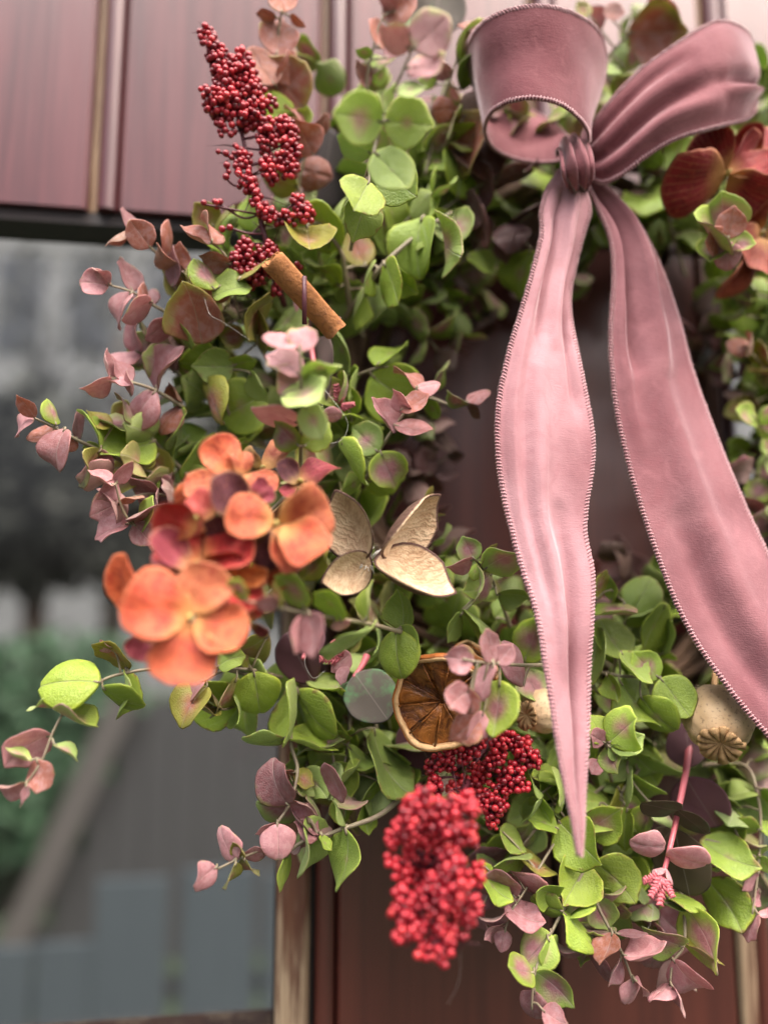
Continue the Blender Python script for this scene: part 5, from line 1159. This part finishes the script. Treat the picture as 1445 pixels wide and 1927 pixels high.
# right loop: front layer out to the fold, then back behind to the knot
ribbon('right_loop',
    [(1098, 268, .118), (1112, 238, .124), (1140, 195, .13), (1195, 138, .134), (1262, 88, .137), (1340, 42, .136), (1392, 50, .126), (1414, 84, .11), (1380, 115, .09), (1250, 180, .08), (1110, 280, .095)],
    [(1105, 330, .12), (1130, 346, .124), (1165, 334, .13), (1215, 298, .136), (1272, 264, .14), (1345, 242, .138), (1400, 228, .126), (1420, 208, .11), (1385, 212, .09), (1260, 260, .08), (1110, 320, .095)],
    n=100, m=24, bulge=0.16, folds=[(0.25, 0.09, -0.003, 0.0, 0.26), (0.60, 0.09, -0.0035, 0.0, 0.30), (0.80, 0.07, 0.002, 0.02, 0.3), (0.62, 0.06, -0.003, 0.28, 0.52), (0.74, 0.05, 0.0025, 0.3, 0.52)], seed=9, ripple=.0016, puff=True)
ribbon('left_tail',
    [(1058, 312, .126), (1030, 350, .128), (1016, 392, .13), (1014, 450, .131), (985, 560, .133), (955, 660, .136), (933, 775, .14), (938, 900, .145), (970, 1040, .151), (1005, 1150, .157), (1024, 1260, .162), (1045, 1390, .168), (1070, 1520, .173), (1088, 1610, .176)],
    [(1088, 330, .122), (1104, 360, .124), (1112, 398, .125), (1100, 440, .124), (1082, 510, .122), (1074, 580, .124), (1090, 670, .13), (1114, 790, .136), (1118, 860, .139), (1103, 990, .145), (1118, 1090, .15), (1110, 1260, .155), (1106, 1400, .16), (1093, 1612, .17)],
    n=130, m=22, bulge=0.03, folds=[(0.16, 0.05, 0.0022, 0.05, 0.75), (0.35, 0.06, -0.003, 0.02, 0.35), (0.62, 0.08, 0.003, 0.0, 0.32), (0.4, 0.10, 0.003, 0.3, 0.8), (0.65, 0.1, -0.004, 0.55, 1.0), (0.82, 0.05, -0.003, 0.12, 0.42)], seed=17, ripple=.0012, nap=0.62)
ribbon('right_tail',
    [(1098, 335, .118), (1118, 382, .12), (1145, 450, .122), (1152, 520, .124), (1146, 620, .126), (1152, 740, .128), (1176, 860, .13), (1228, 1030, .134), (1292, 1182, .138), (1380, 1312, .142), (1490, 1440, .145)],
    [(1112, 325, .114), (1160, 368, .112), (1205, 425, .11), (1245, 505, .11), (1278, 600, .112), (1305, 700, .115), (1368, 870, .12), (1430, 1010, .125), (1480, 1110, .13), (1540, 1220, .136), (1600, 1330, .14)],
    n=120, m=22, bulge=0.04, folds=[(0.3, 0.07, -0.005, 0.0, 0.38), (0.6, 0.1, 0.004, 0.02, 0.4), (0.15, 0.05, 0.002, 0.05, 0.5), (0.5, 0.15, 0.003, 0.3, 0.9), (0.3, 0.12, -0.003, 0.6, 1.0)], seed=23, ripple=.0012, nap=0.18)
# knot: a gathered band wrapped over the middle
ribbon('knot', [(1046, 296, .112), (1046, 282, .124), (1052, 292, .136), (1056, 320, .14), (1062, 346, .134), (1072, 362, .12), (1080, 364, .11)],
       [(1090, 262, .108), (1102, 264, .124), (1112, 282, .136), (1117, 312, .139), (1114, 340, .132), (1106, 356, .12), (1098, 358, .11)],
       n=48, m=34, bulge=0.10, folds=[(0.16, 0.04, -0.003, 0, 1), (0.30, 0.05, 0.002, 0, 1), (0.42, 0.035, -0.003, 0, 1), (0.60, 0.05, 0.002, 0, 1), (0.70, 0.03, -0.0028, 0, 1), (0.86, 0.04, -0.0022, 0, 1)], seed=31, ripple=.0016, hem=False)

# ------------------------------------------------------------------ loose fibres caught in the leaves
for i, (lab, pts) in enumerate([
    ('fine white fibre looping below the flower head', [(578, 1225, .12), (574, 1250, .122), (590, 1276, .122), (612, 1262, .12)]),
    ('fine white fibre curling right of the brown fabric leaf', [(600, 720, .125), (640, 770, .128), (655, 800, .126), (640, 830, .124), (600, 835, .122)]),
    ('long loose fibre hanging on the door below the berry cluster', [(855, 1740, .02), (866, 1800, .012), (862, 1850, .01), (842, 1890, .01)]),
    ('cobweb thread across the olive leaves at the left', [(385, 560, .112), (396, 592, .113), (420, 606, .112), (470, 640, .11)]),
    ('thin web thread below the pink feathery tip', [(1228, 1700, .1), (1226, 1730, .1), (1214, 1756, .1)])]):
    q = spline([P(*p) for p in pts], 20)
    tag(MB().add(*tube(q, 0.00006, 4)).build('loose_fibre', M['hair']), lab, 'fibre')
